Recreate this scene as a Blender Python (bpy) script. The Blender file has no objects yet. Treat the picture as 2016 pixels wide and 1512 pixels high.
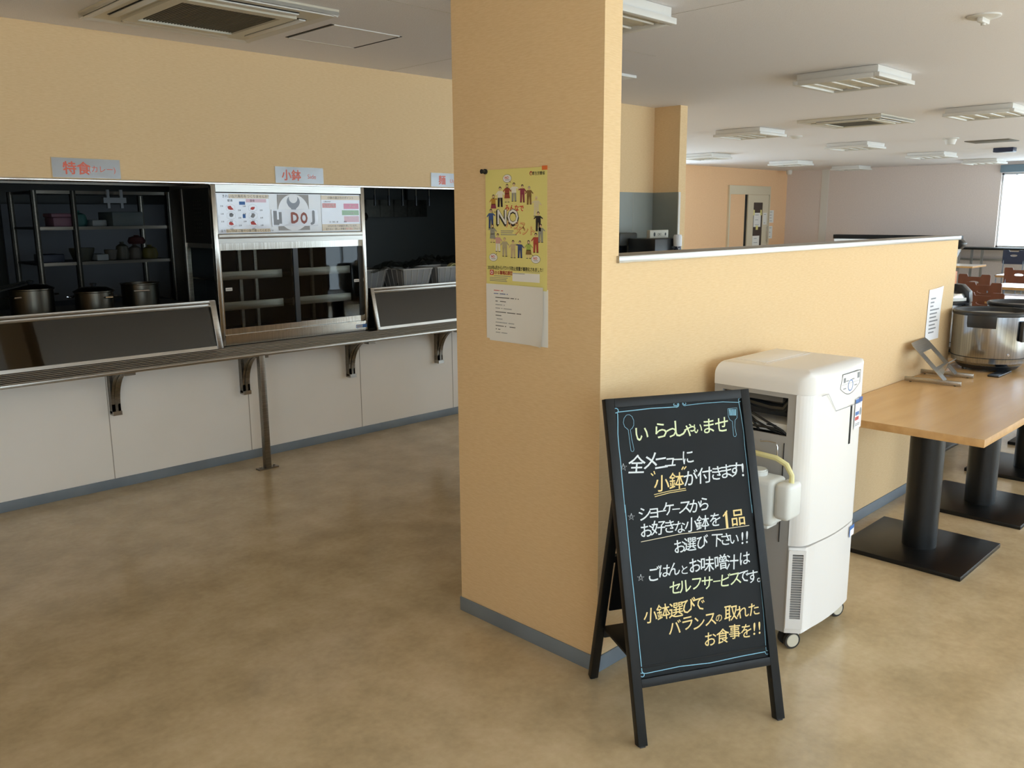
import bpy, bmesh, math, random
from mathutils import Vector, Matrix
from mathutils.geometry import tessellate_polygon
random.seed(7)
SC = bpy.context.scene
COL = SC.collection
PI = math.pi

# ------------------------------------------------------------------ camera
EYE = 1.62
def make_camera():
    yaw, pitch, roll, f = math.radians(45.0544), math.radians(11.0244), math.radians(-0.3889), 1695.89
    fw = Vector((math.cos(yaw)*math.cos(pitch), math.sin(yaw)*math.cos(pitch), -math.sin(pitch)))
    r = Vector((math.sin(yaw), -math.cos(yaw), 0)); u = r.cross(fw)
    c, s = math.cos(roll), math.sin(roll)
    r, u = c*r+s*u, c*u-s*r
    cam = bpy.data.cameras.new('camera'); cam.sensor_width = 36.0; cam.lens = 36.0*f/2016.0
    cam.clip_start = 0.05; cam.clip_end = 200
    o = bpy.data.objects.new('camera', cam); COL.objects.link(o)
    m = Matrix((r, u, -fw)).transposed().to_4x4(); m.translation = (0, 0, EYE)
    o.matrix_world = m; SC.camera = o
make_camera()

# ------------------------------------------------------------------ light and exposure
SC.view_settings.view_transform = 'Standard'; SC.view_settings.look = 'None'
SC.view_settings.gamma = 1.0; SC.view_settings.use_curve_mapping = False
SC.view_settings.exposure = -0.12
SKY = 7.8
W = bpy.data.worlds.new('sky'); SC.world = W; W.use_nodes = True
W.node_tree.nodes['Background'].inputs[0].default_value = (0.82, 0.93, 1.10, 1)
W.node_tree.nodes['Background'].inputs[1].default_value = SKY
SC.cycles.max_bounces = 10; SC.cycles.diffuse_bounces = 6; SC.cycles.glossy_bounces = 4
SC.cycles.transparent_max_bounces = 12
SC.cycles.use_denoising = True
SC.cycles.sample_clamp_indirect = 8
def portal(name, loc, rot, sx, sy):
    l = bpy.data.lights.new(name, 'AREA'); l.shape = 'RECTANGLE'; l.size = sx; l.size_y = sy
    l.cycles.is_portal = True
    o = bpy.data.objects.new(name, l); COL.objects.link(o); o.location = loc; o.rotation_euler = rot
# the long window band in the wall beside the tables, and the window in the far wall
YW = -3.2; XF = 20.4
WIN = [(x, x+1.75) for x in (-1.3, .65, 2.6, 4.55, 6.5, 8.45, 10.4, 12.35, 14.3, 16.25, 18.2)]  # first two unseen bays added to light the counter side
WZ0, WZ1 = 0.85, 2.20          # near windows; full height further off, shaped to brighten the far hall
def wz(x): return (0.10, 2.58) if x > 6.4 else ((WZ0, WZ1) if x > 2.3 else (.55, 2.35))
FWIN = (-1.6, 5.86, 0.90, 2.44)
XL = -2.6
RWIN_ADDED = (8.6, 15.6, 0.90, 2.45)  # unseen rear window band, added to brighten the far walls and ceiling
BWIN_ADDED = (-2.6, -0.9, 0.85, 2.42)  # unseen window behind the camera, added to light the pillar face
for a, b in WIN:
    z0, z1 = wz(a); portal('daylight', ((a+b)/2, YW-0.16, (z0+z1)/2), (PI/2, 0, 0), b-a, z1-z0)
portal('daylight', (XF+0.16, (FWIN[0]+FWIN[1])/2, (FWIN[2]+FWIN[3])/2), (PI/2, 0, PI/2), FWIN[1]-FWIN[0], FWIN[3]-FWIN[2])

portal('daylight', (XL-.16, (BWIN_ADDED[0]+BWIN_ADDED[1])/2, (BWIN_ADDED[2]+BWIN_ADDED[3])/2), (PI/2, 0, -PI/2), BWIN_ADDED[1]-BWIN_ADDED[0], BWIN_ADDED[3]-BWIN_ADDED[2])

portal('daylight', ((RWIN_ADDED[0]+RWIN_ADDED[1])/2, 10.7+.16, (RWIN_ADDED[2]+RWIN_ADDED[3])/2), (-PI/2, 0, 0), RWIN_ADDED[1]-RWIN_ADDED[0], RWIN_ADDED[3]-RWIN_ADDED[2])
sun = bpy.data.lights.new('sun', 'SUN'); sun.energy = 19.0; sun.angle = math.radians(.6); sun.color = (1.0, .985, .96)
so = bpy.data.objects.new('sun', sun); COL.objects.link(so)
so.rotation_euler = Vector((-.42, .72, -.56)).to_track_quat('-Z', 'Y').to_euler()

# ------------------------------------------------------------------ materials
def lin(c):
    if isinstance(c, str):
        c = tuple(int(c[i:i+2], 16)/255 for i in (1, 3, 5))
        c = tuple(x/12.92 if x <= .04045 else ((x+.055)/1.055)**2.4 for x in c)
    return (*c, 1.0)
def mat(name, col, rough=.5, metal=0., spec=.5, n2=None, nscale=8., nmix=.5, stretch=(1, 1, 1), bump=0., bscale=200., coat=0., detail=3., ramp=(.35, .65), aniso=0.):
    m = bpy.data.materials.new(name); m.use_nodes = True
    nt = m.node_tree; b = nt.nodes['Principled BSDF']
    b.inputs['Base Color'].default_value = lin(col)
    b.inputs['Roughness'].default_value = rough; b.inputs['Metallic'].default_value = metal
    b.inputs['Specular IOR Level'].default_value = spec; b.inputs['Coat Weight'].default_value = coat
    b.inputs['Coat Roughness'].default_value = .08
    tc = nt.nodes.new('ShaderNodeTexCoord'); mp = nt.nodes.new('ShaderNodeMapping')
    mp.inputs['Scale'].default_value = stretch
    nt.links.new(tc.outputs['Object'], mp.inputs[0])
    if n2 is not None:
        n = nt.nodes.new('ShaderNodeTexNoise'); n.inputs['Scale'].default_value = nscale; n.inputs['Detail'].default_value = detail
        nt.links.new(mp.outputs[0], n.inputs['Vector'])
        r = nt.nodes.new('ShaderNodeValToRGB'); r.color_ramp.elements[0].position = ramp[0]; r.color_ramp.elements[1].position = ramp[1]
        r.color_ramp.elements[0].color = lin(col); r.color_ramp.elements[1].color = lin(n2)
        nt.links.new(n.outputs['Fac'], r.inputs[0]); nt.links.new(r.outputs[0], b.inputs['Base Color'])
    if bump:
        n = nt.nodes.new('ShaderNodeTexNoise'); n.inputs['Scale'].default_value = bscale; n.inputs['Detail'].default_value = 2
        nt.links.new(mp.outputs[0], n.inputs['Vector'])
        bp = nt.nodes.new('ShaderNodeBump'); bp.inputs['Strength'].default_value = bump; bp.inputs['Distance'].default_value = .004
        nt.links.new(n.outputs['Fac'], bp.inputs['Height']); nt.links.new(bp.outputs[0], b.inputs['Normal'])
    return m
def glass(name, tint, refl=1.0, rough=.02):
    m = bpy.data.materials.new(name); m.use_nodes = True; nt = m.node_tree; nt.nodes.clear()
    o = nt.nodes.new('ShaderNodeOutputMaterial'); mx = nt.nodes.new('ShaderNodeMixShader')
    t = nt.nodes.new('ShaderNodeBsdfTransparent'); t.inputs[0].default_value = lin(tint)
    g = nt.nodes.new('ShaderNodeBsdfGlossy'); g.inputs['Roughness'].default_value = rough
    f = nt.nodes.new('ShaderNodeFresnel'); f.inputs['IOR'].default_value = 1.5
    k = nt.nodes.new('ShaderNodeMath'); k.operation = 'MULTIPLY'; k.inputs[1].default_value = refl; k.use_clamp = True
    ge = nt.nodes.new('ShaderNodeNewGeometry'); fb = nt.nodes.new('ShaderNodeMath'); fb.operation = 'SUBTRACT'; fb.inputs[0].default_value = 1.0
    k2 = nt.nodes.new('ShaderNodeMath'); k2.operation = 'MULTIPLY'      # only the face turned to the light mirrors it
    nt.links.new(ge.outputs['Backfacing'], fb.inputs[1]); nt.links.new(f.outputs[0], k2.inputs[0]); nt.links.new(fb.outputs[0], k2.inputs[1])
    nt.links.new(k2.outputs[0], k.inputs[0]); nt.links.new(k.outputs[0], mx.inputs[0])
    nt.links.new(t.outputs[0], mx.inputs[1]); nt.links.new(g.outputs[0], mx.inputs[2]); nt.links.new(mx.outputs[0], o.inputs[0])
    return m
M = {}
M['yellow'] = mat('yellow_wallpaper', '#e6c89c', .75, spec=.25, n2='#e0c092', nscale=90, stretch=(.35, .35, 3), bump=.14, bscale=160)
M['orange'] = mat('orange_wallpaper', '#f0c79c', .8, spec=.2, n2='#ebc197', nscale=60, stretch=(.35, .35, 3))
M['grey_wall'] = mat('grey_wallpaper', '#e0d4ce', .8, spec=.2, n2='#dbcfc9', nscale=40)
M['ceil'] = mat('ceiling_board', '#ebe8ea', .9, spec=.15, n2='#e5e2e4', nscale=220, bump=.35, bscale=260, ramp=(.55, .62))
M['white_panel'] = mat('white_panel', '#f3efe9', .35, spec=.4, n2='#efebe4', nscale=2)
M['seam'] = mat('joint', '#a8a196', .7)
M['base'] = mat('vinyl_skirting', '#7d8790', .5, n2='#737d87', nscale=5)
M['steel'] = mat('stainless', '#b6b2ab', .3, 1.0, n2='#a8a49d', nscale=60, stretch=(.1, 4, 4))
M['steel_dark'] = mat('stainless_dull', '#8d877d', .38, 1.0, n2='#7d776e', nscale=30, stretch=(.1, 4, 4))
M['steel_v'] = mat('stainless_brushed', '#c6c1b8', .22, 1.0, n2='#b0aba2', nscale=26, stretch=(4, 4, .05))
M['steel_cool'] = mat('stainless_cool', '#b3b9c2', .2, 1.0, n2='#9aa0a9', nscale=26, stretch=(4, 4, .05))
M['pot_inner'] = mat('inner_pot', '#20242b', .35)
M['chrome'] = mat('bright_metal', '#d8d8d8', .15, 1.0)
M['kit_panel'] = mat('kitchen_panel', '#8b8f88', .45, .0, spec=.5, n2='#858982', nscale=3)
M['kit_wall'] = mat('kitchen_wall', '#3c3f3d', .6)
M['kit_board'] = mat('kitchen_board', '#43464c', .5)  # white board darkened, the kitchen gloom put into its colour
M['steel_black'] = mat('kitchen_steel', '#35342f', .42, 1.0, n2='#2c2b27', nscale=30)  # darkened copy of the stainless for the dim kitchen
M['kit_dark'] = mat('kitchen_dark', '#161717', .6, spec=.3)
M['black'] = mat('black_paint', '#0d0e0f', .45, spec=.35, n2='#111213', nscale=40)
M['black_metal'] = mat('black_steel', '#090a0b', .33, .0, spec=.4, n2='#0d0e10', nscale=60, bump=.15, bscale=400)
M['black_plastic'] = mat('black_plastic', '#1b1e22', .35, spec=.6)
M['navy_plastic'] = mat('navy_plastic', '#262d44', .4)
M['board'] = mat('chalkboard', '#121517', .6, spec=.25, n2='#181c1f', nscale=6, detail=6)
M['c_white'] = mat('chalk_white', '#dfe6ea', .8); M['c_lime'] = mat('chalk_lime', '#e2ecc0', .8)
M['c_blue'] = mat('chalk_blue', '#8fc4dc', .8); M['c_yellow'] = mat('chalk_yellow', '#efd694', .8)
M['c_cream'] = mat('chalk_cream', '#e8dcc0', .8)
M['cool_white'] = mat('cooler_white', '#e9e6e3', .35, spec=.5)
M['cool_grey'] = mat('cooler_grey', '#aaa7a4', .5, n2='#a5a29f', nscale=4)
M['cool_dark'] = mat('cooler_recess', '#5a5754', .6)
M['rubber'] = mat('dark_rubber', '#2b2827', .6)
M['cord'] = mat('black_cord', '#121315', .45)
M['lcd'] = mat('grey_display', '#6c7078', .3); M['print_blue'] = mat('blue_print', '#3b6fb6', .5)
M['print_navy'] = mat('navy_print', '#27509a', .5); M['print_red'] = mat('red_print', '#cf4a45', .5)
M['print_grey'] = mat('grey_print', '#8f9196', .6); M['ink'] = mat('black_print', '#2c2a28', .6)
M['paper'] = mat('white_paper', '#e9e7e2', .7, spec=.3); M['paper_b'] = mat('copy_paper', '#f1f1f4', .7, spec=.3)
M['jug'] = mat('milky_plastic', '#dfe0dc', .4, spec=.5); M['jug_handle'] = mat('cream_plastic', '#e4dca0', .45)
M['wood'] = mat('table_laminate', '#cba674', .27, spec=.5, n2='#c49d6b', nscale=3, stretch=(.6, 6, 6), detail=5)
M['wood_edge'] = mat('table_edge', '#c99d66', .45, n2='#bb8e58', nscale=20)
M['wood_pale'] = mat('pale_tabletop', '#e9e2d8', .22, spec=.6)  # light wood whitened to carry the window glare on far tabletops
M['chair'] = mat('chair_wood', '#7d4c38', .4, n2='#724533', nscale=12, stretch=(1, 1, .2))
M['chair_leg'] = mat('chair_tube', '#6f747c', .35, 1.0)
M['apricot'] = mat('apricot_seat', '#d38a5c', .6)
M['fix_white'] = mat('fixture_white', '#d9d6d0', .45); M['fix_cream'] = mat('fixture_cream', '#cfc8b6', .5)
M['grille'] = mat('ac_grille', '#6f6a5e', .7); M['slot'] = mat('dark_slot', '#23211e', .8)
M['tube'] = mat('lamp_tube', '#cfcac2', .3)
M['poster'] = mat('yellow_poster', '#e6dc8c', .35, spec=.5, n2='#e3d884', nscale=3)
M['door'] = mat('door_cream', '#d8ccb2', .5); M['door_glass'] = mat('door_pane', '#3b302d', .25)
M['frame'] = mat('aluminium', '#b8bcc0', .4, 1.0)
M['blind'] = mat('blind_case', '#6d8391', .5)
M['tape_y'] = mat('yellow_tape', '#e2d98a', .5); M['orange_tape'] = mat('orange_tape', '#e2743a', .5)
M['sign_grey'] = mat('sign_film', '#9b9c9d', .16, spec=.7, coat=.6, bump=.25, bscale=14)
M['sign_red'] = mat('sign_red', '#d6532b', .3)
M['film'] = mat('laminate_white', '#d8d9e2', .12, spec=.6, coat=.7, bump=.5, bscale=9, stretch=(1, 1, 1.6))
M['film_tan'] = mat('laminate_tan', '#d3b98c', .15, coat=.5); M['film_pink'] = mat('laminate_pink', '#d8587e', .2, coat=.4)
M['film_green'] = mat('laminate_green', '#79a765', .2, coat=.4); M['film_rose'] = mat('laminate_rose', '#d9a7b4', .2, coat=.4)
M['film_red'] = mat('laminate_red', '#cf6a5e', .2, coat=.4); M['board_white'] = mat('backboard', '#eef1f6', .2, coat=.4); M['board_shade'] = mat('backboard_grey', '#a09c98', .3)
M['board_grey'] = mat('reflection_grey', '#8f97a4', .3); M['brown_red'] = mat('letter_brown', '#9d5140', .4)
M['mirror_grey'] = mat('letter_grey', '#8d9096', .3)
M['basket'] = mat('grey_tub', '#8b8e90', .35, n2='#83868a', nscale=4); M['basket_rib'] = mat('tub_rib', '#b7babb', .4)
M['bowl'] = mat('dark_bowl', '#26201d', .4)
M['wrap'] = glass('plastic_wrap', '#d6d6d2', 2.2, .12)
M['pane'] = glass('clear_glass', '#eef3f1', 1.0, .01)
M['case_glass'] = glass('showcase_glass', '#e6e9e9', .8, .02)
M['guard_glass'] = glass('smoked_glass', '#83817c', 1.6, .04)
M['pot'] = mat('pot_steel', '#57534a', .32, 1.0, n2='#4a463f', nscale=20, stretch=(3, 3, .1))  # pot steel darkened to sit in the kitchen gloom
M['towel'] = mat('dispenser_grey', '#4a4d4b', .4); M['label_w'] = mat('label_beige', '#b5b1a2', .5)
M['cap_w'] = mat('cap_white', '#e7e9ee', .45); M['bottle_navy'] = mat('bottle_navy', '#1d2740', .3, n2='#cfd6de', nscale=55, ramp=(.58, .66))
for n, c in dict(pink='#6e4a58', teal='#245450', white='#7c8284', bin='#4a5354', yel='#5c5522', red='#401f1f', tan='#48423a', olive='#37362a', blue='#242b3b').items():  # rack goods in lowered tones, dimness of the kitchen included
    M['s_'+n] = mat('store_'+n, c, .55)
for n, c in dict(mustard='#b98a3a', white='#e8e4d6', brownred='#9c4a38', maroon='#8f3a4e', brown='#86663a', cream='#d9cfae', black='#25242b', grey='#9a9a8e', redbrown='#b04a3c', lime='#a9b85a', navy='#34477c', tan='#c4af8b', khaki='#b3a887', rose='#d3a29c', blue='#3f5a92', skin='#e2c09a', hair='#2b2320').items():
    M['p_'+n] = mat('poster_'+n, c, .5)
def floor_mat():
    m = bpy.data.materials.new('vinyl_floor'); m.use_nodes = True; nt = m.node_tree; b = nt.nodes['Principled BSDF']
    tc = nt.nodes.new('ShaderNodeTexCoord')
    def noise(s, d, r=.5):
        n = nt.nodes.new('ShaderNodeTexNoise'); n.inputs['Scale'].default_value = s; n.inputs['Detail'].default_value = d; n.inputs['Roughness'].default_value = r
        nt.links.new(tc.outputs['Object'], n.inputs['Vector']); return n
    n1 = noise(3.2, 8, .62); n2 = noise(.7, 3); n3 = noise(38, 2)
    r = nt.nodes.new('ShaderNodeValToRGB'); cr = r.color_ramp
    cr.elements[0].position = .30; cr.elements[0].color = lin('#b39e7b'); cr.elements[1].position = .70; cr.elements[1].color = lin('#d3be9b')
    e = cr.elements.new(.5); e.color = lin('#c4af8b')
    nt.links.new(n1.outputs['Fac'], r.inputs[0])
    mx = nt.nodes.new('ShaderNodeMix'); mx.data_type = 'RGBA'; mx.blend_type = 'OVERLAY'; mx.inputs['Factor'].default_value = .14
    nt.links.new(r.outputs[0], mx.inputs['A']); nt.links.new(n2.outputs['Fac'], mx.inputs['B'])
    m3 = nt.nodes.new('ShaderNodeMix'); m3.data_type = 'RGBA'; m3.blend_type = 'OVERLAY'; m3.inputs['Factor'].default_value = .12
    nt.links.new(mx.outputs['Result'], m3.inputs['A']); nt.links.new(n3.outputs['Fac'], m3.inputs['B'])
    nt.links.new(m3.outputs['Result'], b.inputs['Base Color'])
    mr = nt.nodes.new('ShaderNodeMapRange'); mr.inputs['To Min'].default_value = .11; mr.inputs['To Max'].default_value = .26
    nt.links.new(n1.outputs['Fac'], mr.inputs['Value']); nt.links.new(mr.outputs[0], b.inputs['Roughness'])
    b.inputs['Specular IOR Level'].default_value = .5
    bp = nt.nodes.new('ShaderNodeBump'); bp.inputs['Strength'].default_value = .04; bp.inputs['Distance'].default_value = .01
    nt.links.new(n2.outputs['Fac'], bp.inputs['Height']); nt.links.new(bp.outputs[0], b.inputs['Normal'])
    return m
M['floor'] = floor_mat()

# ------------------------------------------------------------------ mesh builder
class MB:
    def __init__(s): s.bm = bmesh.new(); s.mi = 0; s.mats = []
    def use(s, m):
        if m not in s.mats: s.mats.append(m)
        s.mi = s.mats.index(m); return s
    def _mark(s, faces):
        for f in faces: f.material_index = s.mi
    def geo(s, vs, fs, X=None):
        v = [s.bm.verts.new(X @ Vector(p) if X else p) for p in vs]; out = []
        for f in fs:
            try: out.append(s.bm.faces.new([v[i] for i in f]))
            except ValueError: pass
        s._mark(out); return v, out
    def box(s, x0, y0, z0, x1, y1, z1, bev=0., X=None, seg=2):
        vs = [(x, y, z) for x in (x0, x1) for y in (y0, y1) for z in (z0, z1)]
        fs = [(0, 1, 3, 2), (4, 6, 7, 5), (0, 4, 5, 1), (2, 3, 7, 6), (0, 2, 6, 4), (1, 5, 7, 3)]
        v, f = s.geo(vs, fs, X)
        if bev:
            ed = list({e for q in f for e in q.edges})
            r = bmesh.ops.bevel(s.bm, geom=ed, offset=bev, segments=seg, affect='EDGES', profile=.5)
            s._mark(r['faces'])
        return s
    def prism(s, poly, a0, a1, axis='x', X=None, bev=0.):
        # poly in the two other axes, in order (y,z) for x, (x,z) for y, (x,y) for z
        def P(p, a): return {'x': (a, p[0], p[1]), 'y': (p[0], a, p[1]), 'z': (p[0], p[1], a)}[axis]
        n = len(poly); vs = [P(p, a0) for p in poly]+[P(p, a1) for p in poly]
        fs = [(i, (i+1) % n, n+(i+1) % n, n+i) for i in range(n)]+[tuple(range(n))[::-1], tuple(range(n, 2*n))]
        v, f = s.geo(vs, fs, X)
        if bev:
            ed = list({e for q in f for e in q.edges})
            r = bmesh.ops.bevel(s.bm, geom=ed, offset=bev, segments=2, affect='EDGES', profile=.5); s._mark(r['faces'])
        return s
    def cyl(s, p0, p1, r0, r1=None, n=20, caps=True):
        p0, p1 = Vector(p0), Vector(p1); r1 = r0 if r1 is None else r1
        d = (p1-p0).normalized(); a = d.orthogonal().normalized(); b = d.cross(a)
        vs = [p+r*(math.cos(t)*a+math.sin(t)*b) for p, r in ((p0, r0), (p1, r1)) for t in [2*PI*k/n for k in range(n)]]
        fs = [(i, (i+1) % n, n+(i+1) % n, n+i) for i in range(n)]
        if caps: fs += [tuple(range(n))[::-1], tuple(range(n, 2*n))]
        s.geo(vs, fs); return s
    def tube(s, pts, r, n=8):
        pts = [Vector(p) for p in pts]; rings = []; a = None
        for i, p in enumerate(pts):
            d = (pts[min(i+1, len(pts)-1)]-pts[max(i-1, 0)]).normalized()
            a = d.orthogonal().normalized() if a is None else (a-d*a.dot(d)).normalized()
            b = d.cross(a); rr = r[i] if isinstance(r, (list, tuple)) else r
            rings.append([p+rr*(math.cos(2*PI*k/n)*a+math.sin(2*PI*k/n)*b) for k in range(n)])
        vs = [q for g in rings for q in g]; fs = []
        for i in range(len(rings)-1):
            for k in range(n): fs.append((i*n+k, i*n+(k+1) % n, (i+1)*n+(k+1) % n, (i+1)*n+k))
        fs += [tuple(range(n))[::-1], tuple(range((len(rings)-1)*n, len(rings)*n))]
        s.geo(vs, fs); return s
    def lathe(s, prof, c=(0, 0, 0), n=40, a0=0., a1=2*PI):
        full = abs(a1-a0-2*PI) < 1e-6; m = n if full else n+1
        vs = [(c[0]+r*math.cos(a0+(a1-a0)*k/n), c[1]+r*math.sin(a0+(a1-a0)*k/n), c[2]+z) for r, z in prof for k in range(m)]
        fs = []
        for i in range(len(prof)-1):
            for k in range(n): fs.append((i*m+k, i*m+(k+1) % m, (i+1)*m+(k+1) % m, (i+1)*m+k))
        v, f = s.geo(vs, fs); bmesh.ops.remove_doubles(s.bm, verts=v, dist=1e-5); return s
    def plate(s, outer, holes, a0, a1, axis='x', X=None):
        loops = [outer]+holes
        tri = tessellate_polygon([[Vector((p[0], p[1], 0)) for p in l] for l in loops])
        flat = [p for l in loops for p in l]
        def P(p, a): return {'x': (a, p[0], p[1]), 'y': (p[0], a, p[1]), 'z': (p[0], p[1], a)}[axis]
        n = len(flat); vs = [P(p, a0) for p in flat]+[P(p, a1) for p in flat]
        fs = [t[::-1] for t in tri]+[tuple(i+n for i in t) for t in tri]; o = 0
        for l in loops:
            k = len(l)
            for i in range(k): fs.append((o+i, o+(i+1) % k, n+o+(i+1) % k, n+o+i))
            o += k
        s.geo(vs, fs, X); return s
    def flat(s, pts, X=None):
        s.geo(pts, [tuple(range(len(pts)))], X); return s
    def rect(s, u0, v0, u1, v1, w, X):   # a rectangle of print, in the XY plane of X
        s.geo([(u0, v0, w), (u1, v0, w), (u1, v1, w), (u0, v1, w)], [(0, 1, 2, 3)], X); return s
    def ribbon(s, pts, w, z, X):          # a drawn line, in the XY plane of X
        n = len(pts); L = []
        for i, p in enumerate(pts):
            a = Vector(pts[max(i-1, 0)]); b = Vector(pts[min(i+1, n-1)]); d = (b-a)
            d = d.normalized() if d.length > 1e-9 else Vector((1, 0)); q = Vector((-d.y, d.x))*w/2
            L.append(((p[0]+q.x, p[1]+q.y, z), (p[0]-q.x, p[1]-q.y, z)))
        vs = [x for l in L for x in l]
        s.geo(vs, [(2*i, 2*i+1, 2*i+3, 2*i+2) for i in range(n-1)], X); return s
    def disc(s, cx, cy, rx, ry, z, X, n=18):
        s.geo([(cx+rx*math.cos(2*PI*k/n), cy+ry*math.sin(2*PI*k/n), z) for k in range(n)], [tuple(range(n))], X); return s
    def text(s, t, cx, cy, size, z, X, sx=1., rot=0., align='C', fatten=0., shear=0.):
        vs, fs, (x0, y0, x1, y1) = glyphs(t)
        for ex, ey in (((0, 0),) if not fatten else ((0, 0), (fatten, 0), (-fatten, 0), (0, fatten), (0, -fatten))):
            s._glyph(vs, fs, (x0+ex, y0+ey, x1+ex, y1+ey), cx, cy, size, z, X, sx, rot, align, shear); z += 2e-5
        return s
    def _glyph(s, vs, fs, bb, cx, cy, size, z, X, sx, rot, align, shear):
        x0, y0, x1, y1 = bb
        ox = (x0+x1)/2 if align == 'C' else (x0 if align == 'L' else x1); oy = (y0+y1)/2
        c, q = math.cos(rot), math.sin(rot); out = []
        for x, y in vs:
            x, y = (x-ox)*size*sx+shear*(y-oy)*size, (y-oy)*size
            out.append((cx+c*x-q*y, cy+q*x+c*y, z))
        s.geo(out, fs, X); return s
    def build(s, name, m=None, parent=None, smooth=35):
        me = bpy.data.meshes.new(name)
        bmesh.ops.recalc_face_normals(s.bm, faces=s.bm.faces)
        s.bm.to_mesh(me); s.bm.free()
        for x in (s.mats or [m]): me.materials.append(x)
        if smooth:
            me.polygons.foreach_set('use_smooth', [True]*len(me.polygons)); me.set_sharp_from_angle(angle=math.radians(smooth))
        o = bpy.data.objects.new(name, me); COL.objects.link(o)
        if parent: o.parent = parent
        return o
_G = {}
def glyphs(t):
    k = t
    if k not in _G:
        c = bpy.data.curves.new('t', 'FONT'); c.body = t; c.size = 1; c.resolution_u = 2
        o = bpy.data.objects.new('t', c); COL.objects.link(o)
        dg = bpy.context.evaluated_depsgraph_get()
        me = bpy.data.meshes.new_from_object(o.evaluated_get(dg))
        vs = [(v.co.x, v.co.y) for v in me.vertices]; fs = [tuple(p.vertices) for p in me.polygons]
        bb = (min(v[0] for v in vs), min(v[1] for v in vs), max(v[0] for v in vs), max(v[1] for v in vs)) if vs else (0, 0, 1, 1)
        bpy.data.objects.remove(o); bpy.data.curves.remove(c); bpy.data.meshes.remove(me)
        _G[k] = (vs, fs, bb)
    return _G[k]
def tag(o, label, cat, group=None):
    o['label'] = label; o['category'] = cat
    if group: o['group'] = group
    return o
def thing(name, label, cat, loc=(0, 0, 0), rz=0., group=None):
    o = bpy.data.objects.new(name, None); COL.objects.link(o); o.empty_display_size = .1
    o.location = loc; o.rotation_euler = (0, 0, rz)
    return tag(o, label, cat, group)
def struct(o): o['kind'] = 'structure'; return o
def dup(root, loc, rz, label, group=None, name=None):
    r = root.copy(); COL.objects.link(r); r.location = loc; r.rotation_euler = (0, 0, rz); r['label'] = label
    if group: r['group'] = group
    for ch in list(root.children):
        c = ch.copy(); COL.objects.link(c); c.parent = r
        for g in list(ch.children):
            d = g.copy(); COL.objects.link(d); d.parent = c
    return r
def place(o, loc, rz=0.): o.location = loc; o.rotation_euler = (0, 0, rz); return o
def facing(loc, nx, ny):
    """Sheet space standing upright at loc, facing (nx,ny): X runs to the reader's right, Y up, Z out of the sheet."""
    n = Vector((nx, ny, 0)).normalized(); u = Vector((0, 0, 1)); r = u.cross(n)
    m = Matrix((r, u, n)).transposed().to_4x4(); m.translation = loc; return m
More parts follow.
